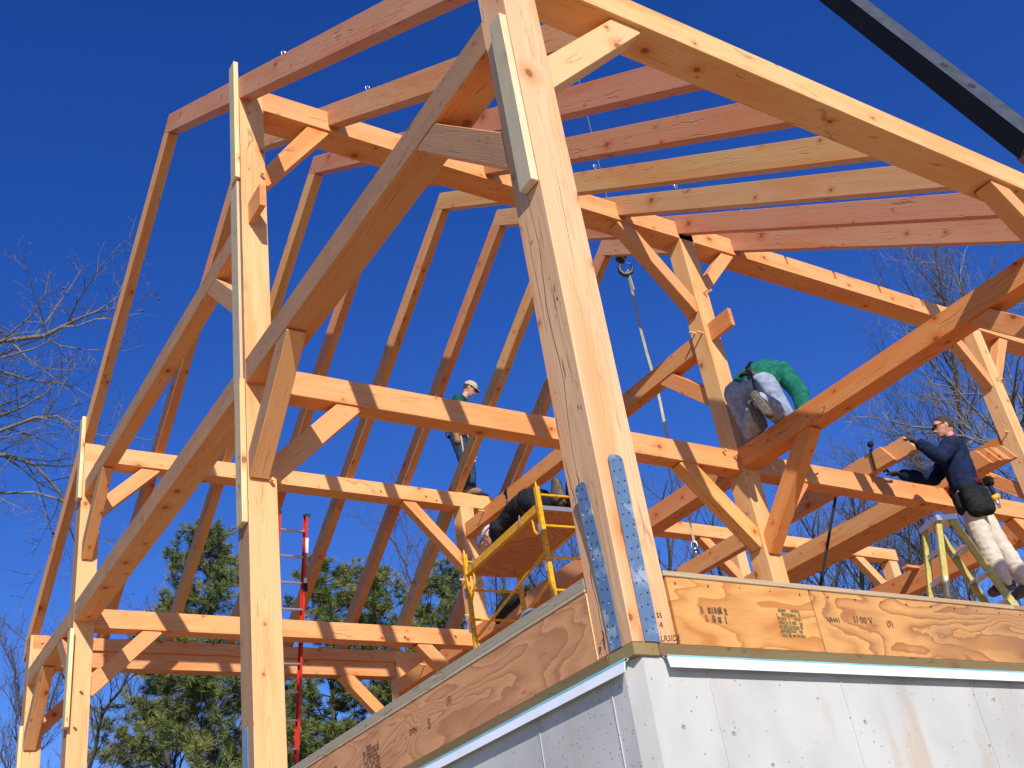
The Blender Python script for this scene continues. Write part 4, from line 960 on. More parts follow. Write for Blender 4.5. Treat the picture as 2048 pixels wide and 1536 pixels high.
band(T,'tool_belt',hp+V((0,0,.075)),(0.05,0,1),0.135,0.16,0.06,BROWNL,0.012,(0.6,0.8,0))
union('belt_pouch',[('c',(4.86,8.42,6.0),(4.865,8.40,5.88),0.05,0.05)],BROWNL,T,0.01,2)
hammer('hammer',(4.905,8.365,5.62),(-0.03,-0.02,1),(0.8,-.6,0),0.34,'claw hammer hanging in the belt of the man on the plate',SLING)
# ---- B: man kneeling on the near cross tie, back to the viewer
Bj=dict(head=(5.16,3.30,4.04),neck=(5.08,3.22,3.99),mid=(4.90,3.13,3.84),shL=(5.0,3.31,3.97),shR=(5.0,2.95,3.82),elL=(5.14,3.52,3.86),elR=(5.00,2.83,3.52),wrL=(5.15,3.50,3.62),wrR=(4.95,2.81,3.30),hipL=(4.735,3.31,3.73),hipR=(4.80,3.04,3.68),knL=(4.86,3.36,3.35),knR=(4.89,2.99,3.33),anR=(4.56,2.93,3.42),toR=(4.53,2.86,3.25),anL=(4.60,3.07,3.39),toL=(4.575,3.00,3.22))
T,f,u,s,Rm,sh,hp,mid=person('man in green jersey and faded jeans kneeling on the beam with his back turned',Bj,fwd=(0.8,-0.1,-0.55),hup=(0.5,0,0.85),shirt=GREEN,pants=DENIM,bootm=LEATH,hands={'R':((4.90,2.72,3.27),(0,-.3,1)),'L':((5.12,3.48,3.50),(1,0,.3))},base=(4.86,3.2,3.26),fat=0.028)
cap(T,Bj['head'],f,u,s,Rm,CAPC)
band(T,'tool_belt',lerp(hp,mid,.35),(mid-hp),0.145,0.16,0.05,LEATH,0.012,(0,1,0))
for q,mt in (((4.76,3.44,3.74),BROWNL),):
    union('belt_pouch',[('c',q,V(q)-V((0.01,0,.09)),0.035,0.038)],mt,T,0.01,2)
hammer('hammer',(4.64,3.02,3.58),(0.10,0.04,1),(.3,1,0),0.30,'claw hammer hanging behind the kneeling man in jeans',STEELD)
# ---- C: man on the step ladder guiding the rafters
C_=dict(head=(6.985,2.79,3.475),neck=(7.03,2.78,3.33),shL=(6.86,2.72,3.20),shR=(7.20,2.90,3.27),elL=(6.66,2.74,3.06),elR=(6.93,3.06,3.02),wrL=(6.60,2.86,3.25),wrR=(6.66,3.20,3.09),
 hipL=(6.90,2.76,2.66),hipR=(7.09,2.86,2.69),knL=(6.87,2.76,2.21),knR=(7.17,2.80,2.24),anL=(6.93,2.74,1.80),anR=(7.28,2.74,1.80),toL=(6.81,2.80,1.73),toR=(7.17,2.81,1.73),mid=(6.99,2.80,2.97))
T,f,u,s,Rm,sh,hp,mid=person('man in navy pullover, sunglasses and khaki trousers standing on the step ladder',C_,fwd=(-0.82,0.52,-0.05),shirt=NAVY,pants=KHAKI,bootm=LEATH,gl='LR',hands={'L':((6.52,2.90,3.32),(-.3,-.4,1)),'R':((6.52,3.26,3.14),(-.1,-.3,1))},curl=0.5,base=(7.0,2.8,1.7),fat=0.022)
hair(T,C_['head'],f,u,s,Rm); glasses(T,C_['head'],f,u,s)
union('collar',[('c',V(C_['neck'])-u*.05,V(C_['neck'])-u*.005,0.078,0.066)],cloth('red_collar_cloth',(0.25,0.01,0.01)),T,0.01,2)
band(T,'belt',hp+V((0,0,.12)),(0,0,1),0.15,0.178,0.05,cloth('red_belt_cloth',(0.14,0.01,0.02)),0.012,(0.8,-.6,0))
union('tool_pouch',[('c',(6.80,2.68,2.70),(6.81,2.67,2.50),0.075,0.085),('c',(6.90,2.61,2.66),(6.88,2.60,2.48),0.06,0.07),('c',(6.80,2.80,2.66),(6.81,2.80,2.55),0.06,0.06)],BLACKC,T,0.011,3,0.012)
DR=thing('cordless_drill','black and yellow cordless drill holstered on the hip of the man in navy','drill',(7.15,2.66,2.60))
bm=bmesh.new(); bbox(bm,(7.13,7.21),(2.62,2.70),(2.78,2.87)); bmesh.ops.bevel(bm,geom=list(bm.edges),offset=0.012,segments=2,affect='EDGES'); obj('battery',bm,BLK,DR)
bm=bmesh.new(); tube(bm,[(7.17,2.66,2.79),(7.165,2.655,2.66)],[.024,.022],10); obj('grip',bm,BLK,DR,True)
bm=bmesh.new(); tube(bm,[(7.20,2.64,2.665),(7.17,2.65,2.65),(7.12,2.67,2.63)],[.03,.034,.028],10); obj('motor_housing',bm,YEL,DR,True)
bm=bmesh.new(); tube(bm,[(7.12,2.67,2.63),(7.08,2.685,2.615)],[.022,.014],10); tube(bm,[(7.165,2.655,2.64),(7.16,2.65,2.54)],[.026,.02],10); obj('chuck',bm,STEELB,DR,True)
# ---- D: man lying forward on the scaffold platform
zp=2.94
D=dict(head=(3.40,5.76,3.20),neck=(3.42,5.64,3.19),shL=(3.28,5.48,3.16),shR=(3.58,5.50,3.20),elL=(3.33,5.58,3.03),elR=(3.60,5.78,3.03),wrL=(3.38,5.78,2.99),wrR=(3.52,5.98,3.01),
 hipL=(3.34,4.98,3.24),hipR=(3.50,4.98,3.25),knL=(3.28,4.74,3.03),knR=(3.52,4.72,3.03),anL=(3.37,4.58,3.06),anR=(3.52,4.56,3.05),toL=(3.37,4.55,3.20),toR=(3.52,4.53,3.19),mid=(3.43,5.26,3.25))
T,f,u,s,Rm,sh,hp,mid=person('man in black clothes and pale cap lying face down on the scaffold platform',D,fwd=(-0.2,0.75,-0.6),hup=(0,0.3,0.9),shirt=BLACKC,pants=BLACKC,bootm=LEATH,hands={'L':((3.40,5.88,2.99),(0,0,1)),'R':((3.48,6.08,3.0),(0,0,1))},base=(3.4,5.2,zp))
cap(T,D['head'],f,u,s,Rm,WHITEC,False)
union('neck_warmer',[('c',lerp(D['neck'],D['head'],-.3),lerp(D['neck'],D['head'],.45),0.085,0.082)],PURP,T,0.01,3,0.006)
band(T,'tool_belt',lerp(hp,mid,.3),(mid-hp),0.12,0.15,0.05,LEATH,0.012,(0,0,1))
hammer('hammer',(3.27,5.22,3.26),(0.0,0.0,1),(0.4,0.9,0),0.17,'black claw hammer sticking up from the belt of the man on the scaffold',STEELD)
# ---- E: someone crouching behind the rim, only the grey hood shows
b0=V((2.10,3.50,1.37))
E_=dict(head=b0,neck=b0+V((-.02,.02,-.13)),shL=b0+V((-.16,.10,-.22)),shR=b0+V((.16,-.10,-.22)),elL=b0+V((-.20,.32,-.38)),elR=b0+V((.22,.16,-.40)),wrL=b0+V((-.06,.45,-.45)),wrR=b0+V((.14,.38,-.46)),
 hipL=b0+V((-.10,-.03,-.72)),hipR=b0+V((.09,-.09,-.72)),knL=b0+V((-.08,.38,-.60)),knR=b0+V((.16,.30,-.60)),anL=b0+V((-.12,.12,-1.0)),anR=b0+V((.12,.02,-1.0)),toL=b0+V((-.08,.25,-1.055)),toR=b0+V((.16,.15,-1.055)),mid=b0+V((-.0,-.05,-.46)))
T,f,u,s,Rm,sh,hp,mid=person('person in a grey hood crouching on the deck, half hidden behind the rim board',E_,fwd=(0.4,0.8,-0.3),shirt=GREYC,pants=DENIMD,hands={'L':(b0+V((0,.55,-.45)),(0,0,1)),'R':(b0+V((.1,.5,-.46)),(0,0,1))},base=(2.1,3.5,.27))
union('hood',[('e',b0+u*.02-f*.03,(.112,.098,.118),Rm),('c',b0-f*.04-u*.08,V(E_['neck'])-f*.02,.085,.09)],GREYC,T,0.01,3,0.006)

# ================================================================ trees
def grow(name,label,start,base_r,limbs,seed,levels=3,mat=BARK,cat='tree',dens=1.0,seglen=0.35,buds=0,group=None,twigr=0.007,up=0.35):
    """bare tree: given main limbs (lists of (point, radius)), side branches and twigs are grown from them"""
    rr=random.Random(seed); T=thing(name,label,cat,start,group); verts=[];faces=[]; ends=[]
    def seg_tube(pts,rs,n):
        base=len(verts); pa=None
        for i,p in enumerate(pts):
            t=(pts[min(i+1,len(pts)-1)]-pts[max(i-1,0)]).normalized(); a=t.orthogonal().normalized() if pa is None else (pa-t*pa.dot(t)).normalized(); pa=a; b=t.cross(a)
            for k in range(n):
                th=2*math.pi*k/n; verts.append(p+(a*math.cos(th)+b*math.sin(th))*rs[i])
        for i in range(len(pts)-1):
            for k in range(n):
                j=(k+1)%n; faces.append((base+i*n+k,base+i*n+j,base+(i+1)*n+j,base+(i+1)*n+k))
    def branch(p,d,L,r,lv):
        n=max(3,int(L/(seglen*(0.55 if lv>=levels-1 else 1)))); pts=[p.copy()]; rs=[r]; q=p.copy(); dd=d.copy()
        for i in range(n):
            dd=(dd+V((rr.gauss(0,.16),rr.gauss(0,.16),rr.gauss(0,.13)+up*0.10))).normalized(); q=q+dd*(L/n); pts.append(q.copy()); rs.append(max(twigr*0.55,r*(1-(i+1)/n*0.8)))
        seg_tube(pts,rs,5 if r>0.03 else 3); sides(pts,rs,L,lv)
        if lv>=levels: ends.append(pts[-1])
    def sides(pts,rs,L,lv):
        if lv>=levels: return
        n=int(L*dens*(2.0 if lv==0 else 3.0)*(1 if lv<levels-1 else 1.2)); 
        for i in range(n):
            t=0.12+0.88*(i+rr.random())/max(n,1); k=min(int(t*(len(pts)-1)),len(pts)-2); p=pts[k].lerp(pts[k+1],t*(len(pts)-1)-k); tg=(pts[k+1]-pts[k]).normalized()
            o=tg.orthogonal(); o.rotate(Matrix.Rotation(rr.random()*6.28,3,tg)); d=(tg*rr.uniform(.35,.9)+o.normalized()*rr.uniform(.5,.9)+V((0,0,up*.5))).normalized()
            branch(p,d,L*rr.uniform(.18,.42)*(1.15-t*.5),max(rs[k]*rr.uniform(.35,.6),twigr),lv+1)
    for li,limb in enumerate(limbs):
        P=[V(a) for a,_ in limb]; Rr=[b for _,b in limb]
        # densify with a little wander
        pts=[P[0]];rs=[Rr[0]]
        for i in range(len(P)-1):
            L=(P[i+1]-P[i]).length; n=max(1,int(L/seglen))
            for k in range(1,n+1):
                w_=(rr.gauss(0,.03),rr.gauss(0,.03),rr.gauss(0,.03)) if k<n else (0,0,0); pts.append(P[i].lerp(P[i+1],k/n)+V(w_)*min(1,L)); rs.append(Rr[i]+(Rr[i+1]-Rr[i])*k/n)
        seg_tube(pts,rs,8)
        L=sum((pts[i+1]-pts[i]).length for i in range(len(pts)-1)); 
        if li==0 and name!='limb': 
            m=len(pts)//3; sides(pts[m:],rs[m:],L*0.6,0)
        else: sides(pts,rs,L,0)
    me=bpy.data.meshes.new('branches'); me.from_pydata(verts,[],faces); link('branches',me,mat,T)
    if buds:
        bm=bmesh.new()
        for e in rr.sample(ends,min(buds,len(ends))):
            bmesh.ops.create_icosphere(bm,subdivisions=1,radius=rr.uniform(.014,.03),matrix=Matrix.Translation(e))
        o=obj('seed_clusters',bm,BUD,T); o['kind']='stuff'
    return T

def pine(label,xy,ztop,W,seed):
    import numpy as np
    rr=random.Random(seed); rg=np.random.default_rng(seed); T=thing('pine_tree',label,'pine tree',(xy[0],xy[1],-2.7),'pines behind the frame')
    x0,y0=xy; H=ztop+2.7; bm=bmesh.new(); tube(bm,[(x0,y0,-2.7),(x0+rr.gauss(0,.1),y0,-2.7+H*.5),(x0,y0,ztop-.3)],[.22,.13,.02],8); obj('trunk',bm,BARK,T)
    bv=[];bf=[];tc=[];td=[]
    def tri_tube(p,q,r0,r1):
        b=len(bv); d=(q-p).normalized(); a=d.orthogonal().normalized(); c=d.cross(a)
        for o,r in ((p,r0),(q,r1)):
            for k in range(3): th=2.094*k; bv.append(o+(a*math.cos(th)+c*math.sin(th))*r)
        for k in range(3): j=(k+1)%3; bf.append((b+k,b+j,b+3+j,b+3+k))
    def tuft(p,d): tc.append(tuple(p)); td.append(tuple(d))
    nb=int(H*0.62*7.0); zb=ztop-H*0.62
    for i in range(nb):
        t=(i+rr.random())/nb; z=ztop-0.15-t*(ztop-zb); Lb=W*(0.16+0.84*t**0.75)*rr.uniform(.45,1.12)
        az=rr.random()*6.283; d=V((math.cos(az),math.sin(az),rr.uniform(.05,.55)*(1.1-t)+.08)).normalized(); p=V((x0,y0,z)); n=max(3,int(Lb/.35)); q=p
        for k in range(n):
            d=(d+V((rr.gauss(0,.12),rr.gauss(0,.12),.05+rr.gauss(0,.08)))).normalized(); q2=q+d*(Lb/n); s=(k+1)/n; tri_tube(q,q2,.035*(1-s*.7),.035*(1-s*.75))
            if s>.25:
                for m in range(3 if s<.6 else 4):
                    o=V((rr.gauss(0,1),rr.gauss(0,1),rr.gauss(.25,.5))).normalized(); e=q2+(d*.5+o).normalized()*rr.uniform(.12,.55); tri_tube(q2,e,.012,.006); dd=(e-q2).normalized()
                    for u_ in range(3): tuft(q2.lerp(e,.45+.27*u_)+V((rr.gauss(0,.05),rr.gauss(0,.05),rr.gauss(0,.04))),dd)
                    tuft(e,dd+V((0,0,.5)))
            q=q2
    for k in range(4): tuft(V((x0,y0,ztop-.3+.1*k)),V((0,0,1)))
    me=bpy.data.meshes.new('limbs'); me.from_pydata(bv,[],bf); link('limbs',me,BARK,T)
    # needles: thin blades fanned round each tuft
    K=22; P=np.repeat(np.array(tc),K,0); D=np.repeat(np.array(td),K,0); n=len(P)
    Vd=D*rg.uniform(.1,1.0,(n,1))+rg.normal(0,1,(n,3))*np.array([.6,.6,.45]); Vd/=np.linalg.norm(Vd,axis=1,keepdims=True)
    l=rg.uniform(.13,.27,(n,1)); A=np.cross(Vd,rg.normal(0,1,(n,3))); A/=np.linalg.norm(A,axis=1,keepdims=True); w_=0.0095
    VV=np.empty((n,4,3)); VV[:,0]=P-A*w_; VV[:,1]=P+A*w_; VV[:,2]=P+Vd*l+A*w_*.3; VV[:,3]=P+Vd*l-A*w_*.3
    me=bpy.data.meshes.new('crown'); me.vertices.add(n*4); me.vertices.foreach_set('co',VV.astype(np.float32).ravel()); me.loops.add(n*4); me.loops.foreach_set('vertex_index',np.arange(n*4,dtype=np.int32)); me.polygons.add(n); me.polygons.foreach_set('loop_start',np.arange(0,n*4,4,dtype=np.int32)); me.polygons.foreach_set('loop_total',np.full(n,4,dtype=np.int32)); me.update(calc_edges=True); link('crown',me,NEED,T)
grow('bare_tree','large bare tree whose pale limbs reach in from the left edge of the sky',(-2.74, 17.93, -2.7),0.3,[[((-2.74, 17.93, -2.7), 0.3), ((-2.54, 17.93, 2.89), 0.255), ((-2.74, 17.93, 8.47), 0.21)], [((-2.74, 17.93, 8.47), 0.065), ((-1.07, 15.86, 9.62), 0.056), ((-0.14, 14.68, 10.31), 0.046), ((0.49, 14.22, 10.28), 0.037), ((0.89, 13.81, 10.44), 0.028), ((1.19, 13.53, 10.52), 0.018), ((1.46, 13.21, 10.69), 0.009)], [((-0.14, 14.68, 10.31), 0.022), ((0.22, 14.2, 10.59), 0.017), ((0.38, 13.87, 10.89), 0.012), ((0.38, 13.62, 11.24), 0.007)], [((0.5, 14.24, 10.26), 0.015), ((0.74, 14.17, 10.1), 0.013), ((1.12, 13.98, 9.98), 0.01), ((1.7, 13.62, 9.86), 0.008), ((1.97, 13.39, 9.9), 0.006)], [((-2.73, 17.28, 8.17), 0.03), ((-0.84, 14.8, 9.66), 0.024), ((-0.17, 14.26, 9.71), 0.019), ((0.3, 13.88, 9.77), 0.013), ((0.61, 13.55, 9.89), 0.007)], [((-2.73, 16.84, 7.97), 0.045), ((-0.96, 15.4, 8.15), 0.038), ((-0.02, 14.48, 8.46), 0.031), ((0.42, 14.07, 8.56), 0.024), ((0.73, 13.86, 8.53), 0.017), ((1.11, 13.77, 8.27), 0.01)], [((-1.29, 16.51, 8.95), 0.03), ((0.07, 15.31, 9.21), 0.024), ((0.4, 15.0, 9.29), 0.018), ((0.72, 14.64, 9.47), 0.012), ((0.99, 14.12, 9.91), 0.006)], [((-1.46, 16.41, 10.27), 0.025), ((0.0, 15.4, 10.16), 0.021), ((0.48, 15.2, 9.95), 0.017), ((0.86, 14.98, 9.85), 0.014), ((1.17, 14.84, 9.72), 0.01), ((1.5, 14.76, 9.48), 0.006)], [((-2.68, 18.59, 8.3), 0.05), ((-0.14, 16.24, 8.93), 0.044), ((0.39, 15.95, 8.79), 0.037), ((0.78, 15.8, 8.6), 0.031), ((1.23, 15.8, 8.12), 0.025), ((1.59, 16.08, 7.36), 0.019), ((1.81, 16.31, 6.82), 0.012)], [((-1.89, 16.86, 8.08), 0.03), ((0.22, 15.47, 7.83), 0.027), ((0.71, 15.16, 7.75), 0.023), ((1.16, 14.97, 7.56), 0.02)], [((0.73, 13.86, 8.53), 0.015), ((1.01, 13.83, 8.3), 0.013), ((1.44, 13.62, 8.14), 0.01), ((2.07, 13.26, 7.98), 0.008), ((2.34, 12.95, 8.14), 0.006)]],11,mat=BARKL,dens=1.9,buds=110,up=0.25,twigr=0.005)
grow('bare_tree','dark bare tree with a leaning trunk between the two left posts',(5.18, 30.56, -2.7),0.2,[[((5.18, 30.56, -2.7), 0.2), ((5.38, 30.56, 1.02), 0.17), ((5.18, 30.56, 4.73), 0.13999999999999999)], [((5.18, 30.56, 4.73), 0.065), ((5.14, 29.2, 6.66), 0.055), ((5.2, 28.35, 7.78), 0.045), ((5.6, 27.46, 8.61), 0.035), ((5.87, 26.82, 9.22), 0.025), ((6.0, 26.39, 9.67), 0.015)], [((5.2, 28.35, 7.78), 0.03), ((4.46, 28.41, 8.46), 0.025), ((3.89, 28.36, 9.12), 0.02), ((3.23, 28.45, 9.69), 0.015), ((2.41, 28.51, 10.44), 0.01)]],12,dens=1.9,twigr=0.006,up=0.8)
grow('bare_tree','bare tree low at the far left, behind the last post',(5.18, 38.67, -2.7),0.18,[[((5.18, 38.67, -2.7), 0.18), ((5.38, 38.67, 1.38), 0.153), ((5.18, 38.67, 5.46), 0.126)], [((5.18, 38.67, 5.46), 0.075), ((4.91, 37.37, 7.54), 0.061), ((4.8, 36.28, 9.19), 0.048), ((4.28, 35.72, 10.49), 0.034), ((3.8, 35.04, 11.93), 0.02)], [((4.94, 36.96, 8.08), 0.04), ((5.2, 35.73, 9.53), 0.03), ((5.34, 34.67, 10.86), 0.02), ((5.06, 34.07, 11.99), 0.01)], [((4.98, 37.33, 7.53), 0.04), ((3.74, 36.84, 9.5), 0.03), ((3.22, 36.29, 10.81), 0.02), ((2.76, 35.89, 11.83), 0.01)]],20,dens=2.0,twigr=0.0075,up=1.0)
grow('bare_tree','thin bare tree rising left of the pines',(10.61, 40.41, -2.7),0.18,[[((10.61, 40.41, -2.7), 0.18), ((10.81, 40.41, 1.36), 0.153), ((10.61, 40.41, 5.42), 0.126)], [((10.61, 40.41, 5.42), 0.075), ((10.32, 38.97, 7.73), 0.061), ((10.19, 37.75, 9.56), 0.048), ((9.61, 37.14, 11.01), 0.034), ((9.08, 36.38, 12.6), 0.02)], [((10.35, 38.52, 8.33), 0.04), ((10.63, 37.15, 9.94), 0.03), ((10.79, 35.97, 11.42), 0.02), ((10.47, 35.3, 12.67), 0.01)], [((10.39, 38.92, 7.72), 0.04), ((9.01, 38.38, 9.91), 0.03), ((8.43, 37.76, 11.36), 0.02), ((7.92, 37.33, 12.5), 0.01)]],21,dens=2.0,twigr=0.0075,up=1.0)
grow('bare_tree','bare tree partly behind the left pine crown',(13.43, 43.79, -2.7),0.18,[[((13.43, 43.79, -2.7), 0.18), ((13.63, 43.79, 1.55), 0.153), ((13.43, 43.79, 5.81), 0.126)], [((13.43, 43.79, 5.81), 0.075), ((13.1, 42.2, 8.35), 0.061), ((12.96, 40.86, 10.37), 0.048), ((12.39, 40.38, 11.62), 0.034), ((11.81, 39.55, 13.38), 0.02)], [((13.14, 41.7, 9.01), 0.04), ((13.45, 40.2, 10.78), 0.03), ((13.62, 38.9, 12.41), 0.02), ((13.28, 38.16, 13.79), 0.01)], [((13.19, 42.15, 8.34), 0.04), ((11.67, 41.55, 10.75), 0.03), ((11.03, 40.88, 12.35), 0.02), ((10.47, 40.4, 13.6), 0.01)]],22,dens=2.0,twigr=0.0075,up=1.0)
grow('bare_tree','bare tree top showing above the pines beside the scaffold',(19.62, 36.79, -2.7),0.2,[[((19.62, 36.79, -2.7), 0.2), ((19.82, 36.79, 1.22), 0.17), ((19.62, 36.79, 5.14), 0.13999999999999999)], [((19.62, 36.79, 5.14), 0.07), ((18.2, 33.12, 11.7), 0.056), ((17.5, 32.19, 13.72), 0.043), ((16.8, 31.84, 14.94), 0.029), ((16.16, 31.67, 15.84), 0.015)], [((18.02, 32.89, 12.21), 0.03), ((17.4, 31.91, 14.21), 0.02), ((17.54, 31.15, 15.13), 0.01)]],31,dens=1.3,twigr=0.008,up=0.7)
grow('bare_tree','bare tree behind the left half of the scaffold',(23.69, 36.78, -2.7),0.2,[[((23.69, 36.78, -2.7), 0.2), ((23.89, 36.78, 1.11), 0.17), ((23.69, 36.78, 4.93), 0.13999999999999999)], [((23.69, 36.78, 4.93), 0.075), ((22.04, 33.05, 11.83), 0.055), ((21.54, 32.17, 13.57), 0.035), ((21.07, 31.39, 15.14), 0.015)], [((22.04, 33.05, 11.83), 0.04), ((22.48, 31.34, 13.75), 0.025), ((22.49, 30.74, 14.57), 0.01)]],40,dens=1.7,twigr=0.008,up=1.0)
grow('bare_tree','bare tree behind the right half of the scaffold',(25.37, 35.73, -2.7),0.2,[[((25.37, 35.73, -2.7), 0.2), ((25.57, 35.73, 0.98), 0.17), ((25.37, 35.73, 4.65), 0.13999999999999999)], [((25.37, 35.73, 4.65), 0.075), ((23.72, 32.0, 11.55), 0.055), ((23.22, 31.12, 13.29), 0.035), ((22.66, 30.04, 15.37), 0.015)], [((23.72, 32.0, 11.55), 0.04), ((24.16, 30.29, 13.46), 0.025), ((24.07, 29.4, 14.81), 0.01)]],41,dens=1.7,twigr=0.008,up=1.0)
grow('bare_tree','bare tree just left of the corner post',(26.05, 35.31, -2.7),0.2,[[((26.05, 35.31, -2.7), 0.2), ((26.25, 35.31, 0.92), 0.17), ((26.05, 35.31, 4.53), 0.13999999999999999)], [((26.05, 35.31, 4.53), 0.075), ((24.39, 31.58, 11.44), 0.055), ((23.89, 30.7, 13.18), 0.035), ((23.23, 29.32, 15.77), 0.015)], [((24.39, 31.58, 11.44), 0.04), ((24.84, 29.87, 13.35), 0.025), ((24.64, 28.68, 15.21), 0.01)]],42,dens=1.7,twigr=0.008,up=1.0)
grow('bare_tree','big bare tree behind the man in navy with a long limb leaning right',(24.65, 11.91, -2.7),0.35,[[((24.65, 11.91, -2.7), 0.35), ((24.85, 11.91, -0.1), 0.2975), ((24.65, 11.91, 2.49), 0.24499999999999997)], [((24.65, 11.91, 2.49), 0.11), ((22.97, 10.49, 6.2), 0.094), ((21.65, 9.77, 8.57), 0.078), ((20.86, 9.21, 10.17), 0.062), ((20.34, 8.9, 11.14), 0.047), ((19.71, 8.66, 12.13), 0.031), ((19.26, 8.38, 12.99), 0.015)], [((22.37, 10.08, 5.39), 0.05), ((20.56, 9.22, 8.47), 0.042), ((19.68, 9.64, 8.79), 0.033), ((18.77, 10.02, 9.21), 0.025), ((17.88, 10.47, 9.51), 0.016), ((17.11, 10.92, 9.67), 0.007)], [((21.65, 9.77, 8.57), 0.04), ((20.34, 9.81, 9.87), 0.032), ((19.5, 9.81, 10.74), 0.024), ((19.12, 9.76, 11.2), 0.016), ((18.5, 10.05, 11.45), 0.007)], [((21.75, 9.67, 10.61), 0.025), ((21.2, 9.87, 10.9), 0.019), ((20.54, 10.5, 10.71), 0.012), ((19.62, 11.11, 10.81), 0.006)], [((23.21, 10.66, 7.72), 0.03), ((21.85, 10.71, 9.06), 0.024), ((20.86, 11.1, 9.54), 0.018), ((20.15, 11.59, 9.6), 0.012), ((19.25, 12.26, 9.6), 0.006)]],51,mat=BARKL,dens=1.6,twigr=0.005,up=0.3)
grow('bare_tree','tall bare tree with a spreading crown above the purlin at the right',(29.2, 18.79, -2.7),0.3,[[((29.2, 18.79, -2.7), 0.3), ((29.4, 18.79, 0.75), 0.255), ((29.2, 18.79, 4.21), 0.21)], [((29.2, 18.79, 4.21), 0.076), ((27.54, 15.23, 10.89), 0.064), ((26.73, 13.52, 14.1), 0.052), ((26.17, 12.77, 15.73), 0.04), ((25.77, 12.28, 16.82), 0.027), ((25.49, 11.91, 17.64), 0.015)], [((26.73, 13.52, 14.1), 0.034), ((25.58, 13.14, 15.83), 0.025), ((24.86, 12.85, 16.97), 0.016), ((24.45, 12.56, 17.81), 0.008)], [((26.45, 13.15, 14.92), 0.034), ((26.89, 11.86, 16.25), 0.025), ((27.1, 11.08, 17.11), 0.016), ((27.26, 10.62, 17.6), 0.008)], [((25.58, 13.14, 15.83), 0.019), ((24.55, 13.32, 16.64), 0.013), ((23.8, 12.96, 17.92), 0.006)], [((26.17, 12.77, 15.73), 0.019), ((26.42, 11.88, 16.71), 0.013), ((26.37, 11.26, 17.62), 0.006)], [((26.89, 11.86, 16.25), 0.019), ((27.67, 10.91, 16.76), 0.013), ((27.91, 10.21, 17.49), 0.006)]],52,dens=1.6,twigr=0.006,up=1.0)
grow('bare_tree','dark twisted bare tree framed beside the top of the step ladder',(31.18, 22.42, -2.7),0.28,[[((31.18, 22.42, -2.7), 0.28), ((31.38, 22.42, 1.21), 0.23800000000000002), ((31.18, 22.42, 5.13), 0.196)], [((31.18, 22.42, 5.13), 0.12), ((30.2, 19.74, 9.87), 0.103), ((30.1, 19.08, 10.89), 0.086), ((30.07, 18.59, 11.61), 0.07), ((29.74, 18.38, 12.23), 0.053), ((29.79, 17.73, 13.09), 0.036)], [((30.1, 19.08, 10.89), 0.06), ((29.38, 19.12, 11.58), 0.044), ((28.77, 19.4, 11.83), 0.028), ((28.16, 19.16, 12.79), 0.012)], [((30.07, 18.59, 11.61), 0.054), ((30.57, 17.97, 11.95), 0.033), ((30.86, 17.27, 12.62), 0.012)], [((30.11, 19.49, 10.31), 0.054), ((30.68, 18.82, 10.65), 0.036), ((30.89, 18.39, 11.04), 0.018)]],53,dens=1.8,twigr=0.008,up=0.5)
grow('bare_tree','bare tree seen under the girt left of the black strap',(27.21, 23.45, -2.7),0.2,[[((27.21, 23.45, -2.7), 0.2), ((27.41, 23.45, 0.55), 0.17), ((27.21, 23.45, 3.81), 0.13999999999999999)], [((27.21, 23.45, 3.81), 0.096), ((26.04, 20.47, 9.16), 0.076), ((25.64, 19.75, 10.58), 0.057), ((25.27, 19.39, 11.46), 0.038), ((25.3, 18.99, 12.0), 0.018)], [((26.04, 20.47, 9.16), 0.054), ((26.27, 19.16, 10.75), 0.033), ((26.27, 18.67, 11.43), 0.012)], [((25.87, 20.19, 9.73), 0.048), ((24.87, 19.94, 11.12), 0.03), ((24.57, 20.03, 11.3), 0.012)]],60,dens=1.8,twigr=0.008,up=0.8)
grow('bare_tree','bare tree seen under the girt right of the black strap',(31.72, 25.6, -2.7),0.2,[[((31.72, 25.6, -2.7), 0.2), ((31.92, 25.6, 0.73), 0.17), ((31.72, 25.6, 4.15), 0.13999999999999999)], [((31.72, 25.6, 4.15), 0.096), ((30.43, 22.29, 10.09), 0.076), ((29.98, 21.49, 11.67), 0.057), ((29.39, 20.56, 13.58), 0.038), ((29.42, 20.1, 14.17), 0.018)], [((30.43, 22.29, 10.09), 0.054), ((30.68, 20.83, 11.86), 0.033), ((30.5, 19.75, 13.54), 0.012)], [((30.23, 21.98, 10.73), 0.048), ((29.12, 21.7, 12.27), 0.03), ((28.61, 21.26, 13.41), 0.012)]],61,dens=1.8,twigr=0.008,up=0.8)
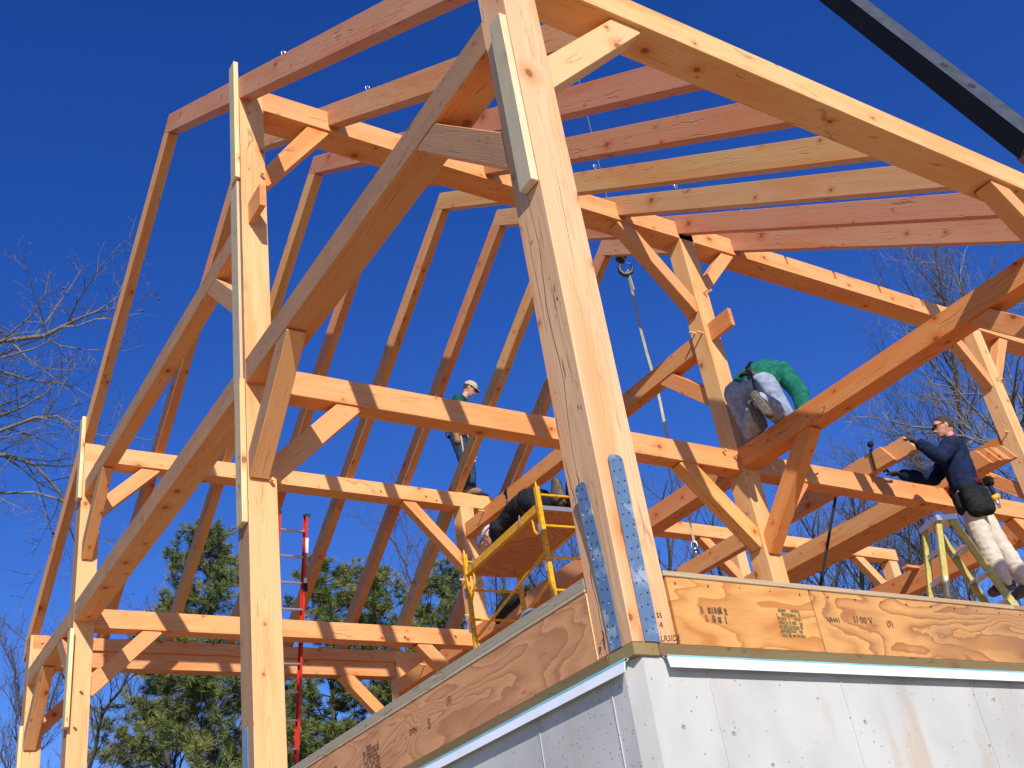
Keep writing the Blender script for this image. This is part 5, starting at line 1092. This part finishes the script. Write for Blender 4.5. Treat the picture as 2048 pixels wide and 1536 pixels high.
grow('bare_tree','small bare tree between the corner post and the hanging sling',(25.91, 29.23, -2.7),0.2,[[((25.91, 29.23, -2.7), 0.2), ((26.11, 29.23, 1.21), 0.17), ((25.91, 29.23, 5.12), 0.13999999999999999)], [((25.91, 29.23, 5.12), 0.096), ((24.62, 25.92, 11.06), 0.076), ((24.17, 25.12, 12.64), 0.057), ((23.58, 24.19, 14.55), 0.038), ((23.61, 23.73, 15.15), 0.018)], [((24.62, 25.92, 11.06), 0.054), ((24.87, 24.46, 12.83), 0.033), ((24.69, 23.38, 14.51), 0.012)], [((24.42, 25.61, 11.7), 0.048), ((23.31, 25.33, 13.24), 0.03), ((22.8, 24.89, 14.38), 0.012)]],62,dens=1.1,twigr=0.008,up=0.8)
grow('bare_tree','small bare tree behind the hanging sling and shackle',(28.93, 29.83, -2.7),0.2,[[((28.93, 29.83, -2.7), 0.2), ((29.13, 29.83, 1.23), 0.17), ((28.93, 29.83, 5.16), 0.13999999999999999)], [((28.93, 29.83, 5.16), 0.096), ((27.58, 26.35, 11.4), 0.076), ((27.1, 25.51, 13.06), 0.057), ((26.61, 24.91, 14.41), 0.038), ((26.64, 24.43, 15.03), 0.018)], [((27.58, 26.35, 11.4), 0.054), ((27.84, 24.82, 13.25), 0.033), ((27.78, 24.06, 14.37), 0.012)], [((27.37, 26.03, 12.07), 0.048), ((26.2, 25.73, 13.68), 0.03), ((25.79, 25.65, 14.23), 0.012)]],63,dens=1.1,twigr=0.008,up=0.8)
grow('bare_tree','bare tree on the sunny side whose shadow mottles the concrete',(-3.6,-24.5,-2.7),0.2,[[((-3.6,-24.5,-2.7),.22),((-3.8,-24.5,5),.17),((-4.2,-24.5,9),.12),((-4.0,-24.4,13.0),.04)],[((-4,-24.5,7),.1),((-5.8,-24,11),.06),((-6.4,-24,13.6),.02)],[((-4,-24.5,8),.1),((-2.2,-24.8,11.5),.06),((-1.2,-25,13.8),.02)]],71,dens=1.6,twigr=.012,up=.6)
pine('nearest pine, its pointed top left of the second gable post',(8.01, 28.0),13.36,3.6,1)
pine('lower pine at the left with a loose ragged crown',(8.14, 32.69),12.71,3.2,2)
pine('pine behind the red ladder',(12.86, 30.11),13.41,3.7,3)
pine('pine with clumped needles to the right of the red ladder',(13.38, 27.6),12.36,3.4,4)
pine('pine crown left of the scaffold',(16.27, 28.24),12.48,3.8,5)
pine('dark pine behind the scaffold',(22.01, 31.75),13.66,3.6,6)
pine('pine crown between the second gable post and the left pine',(13.16, 36.04),12.86,3.4,7)
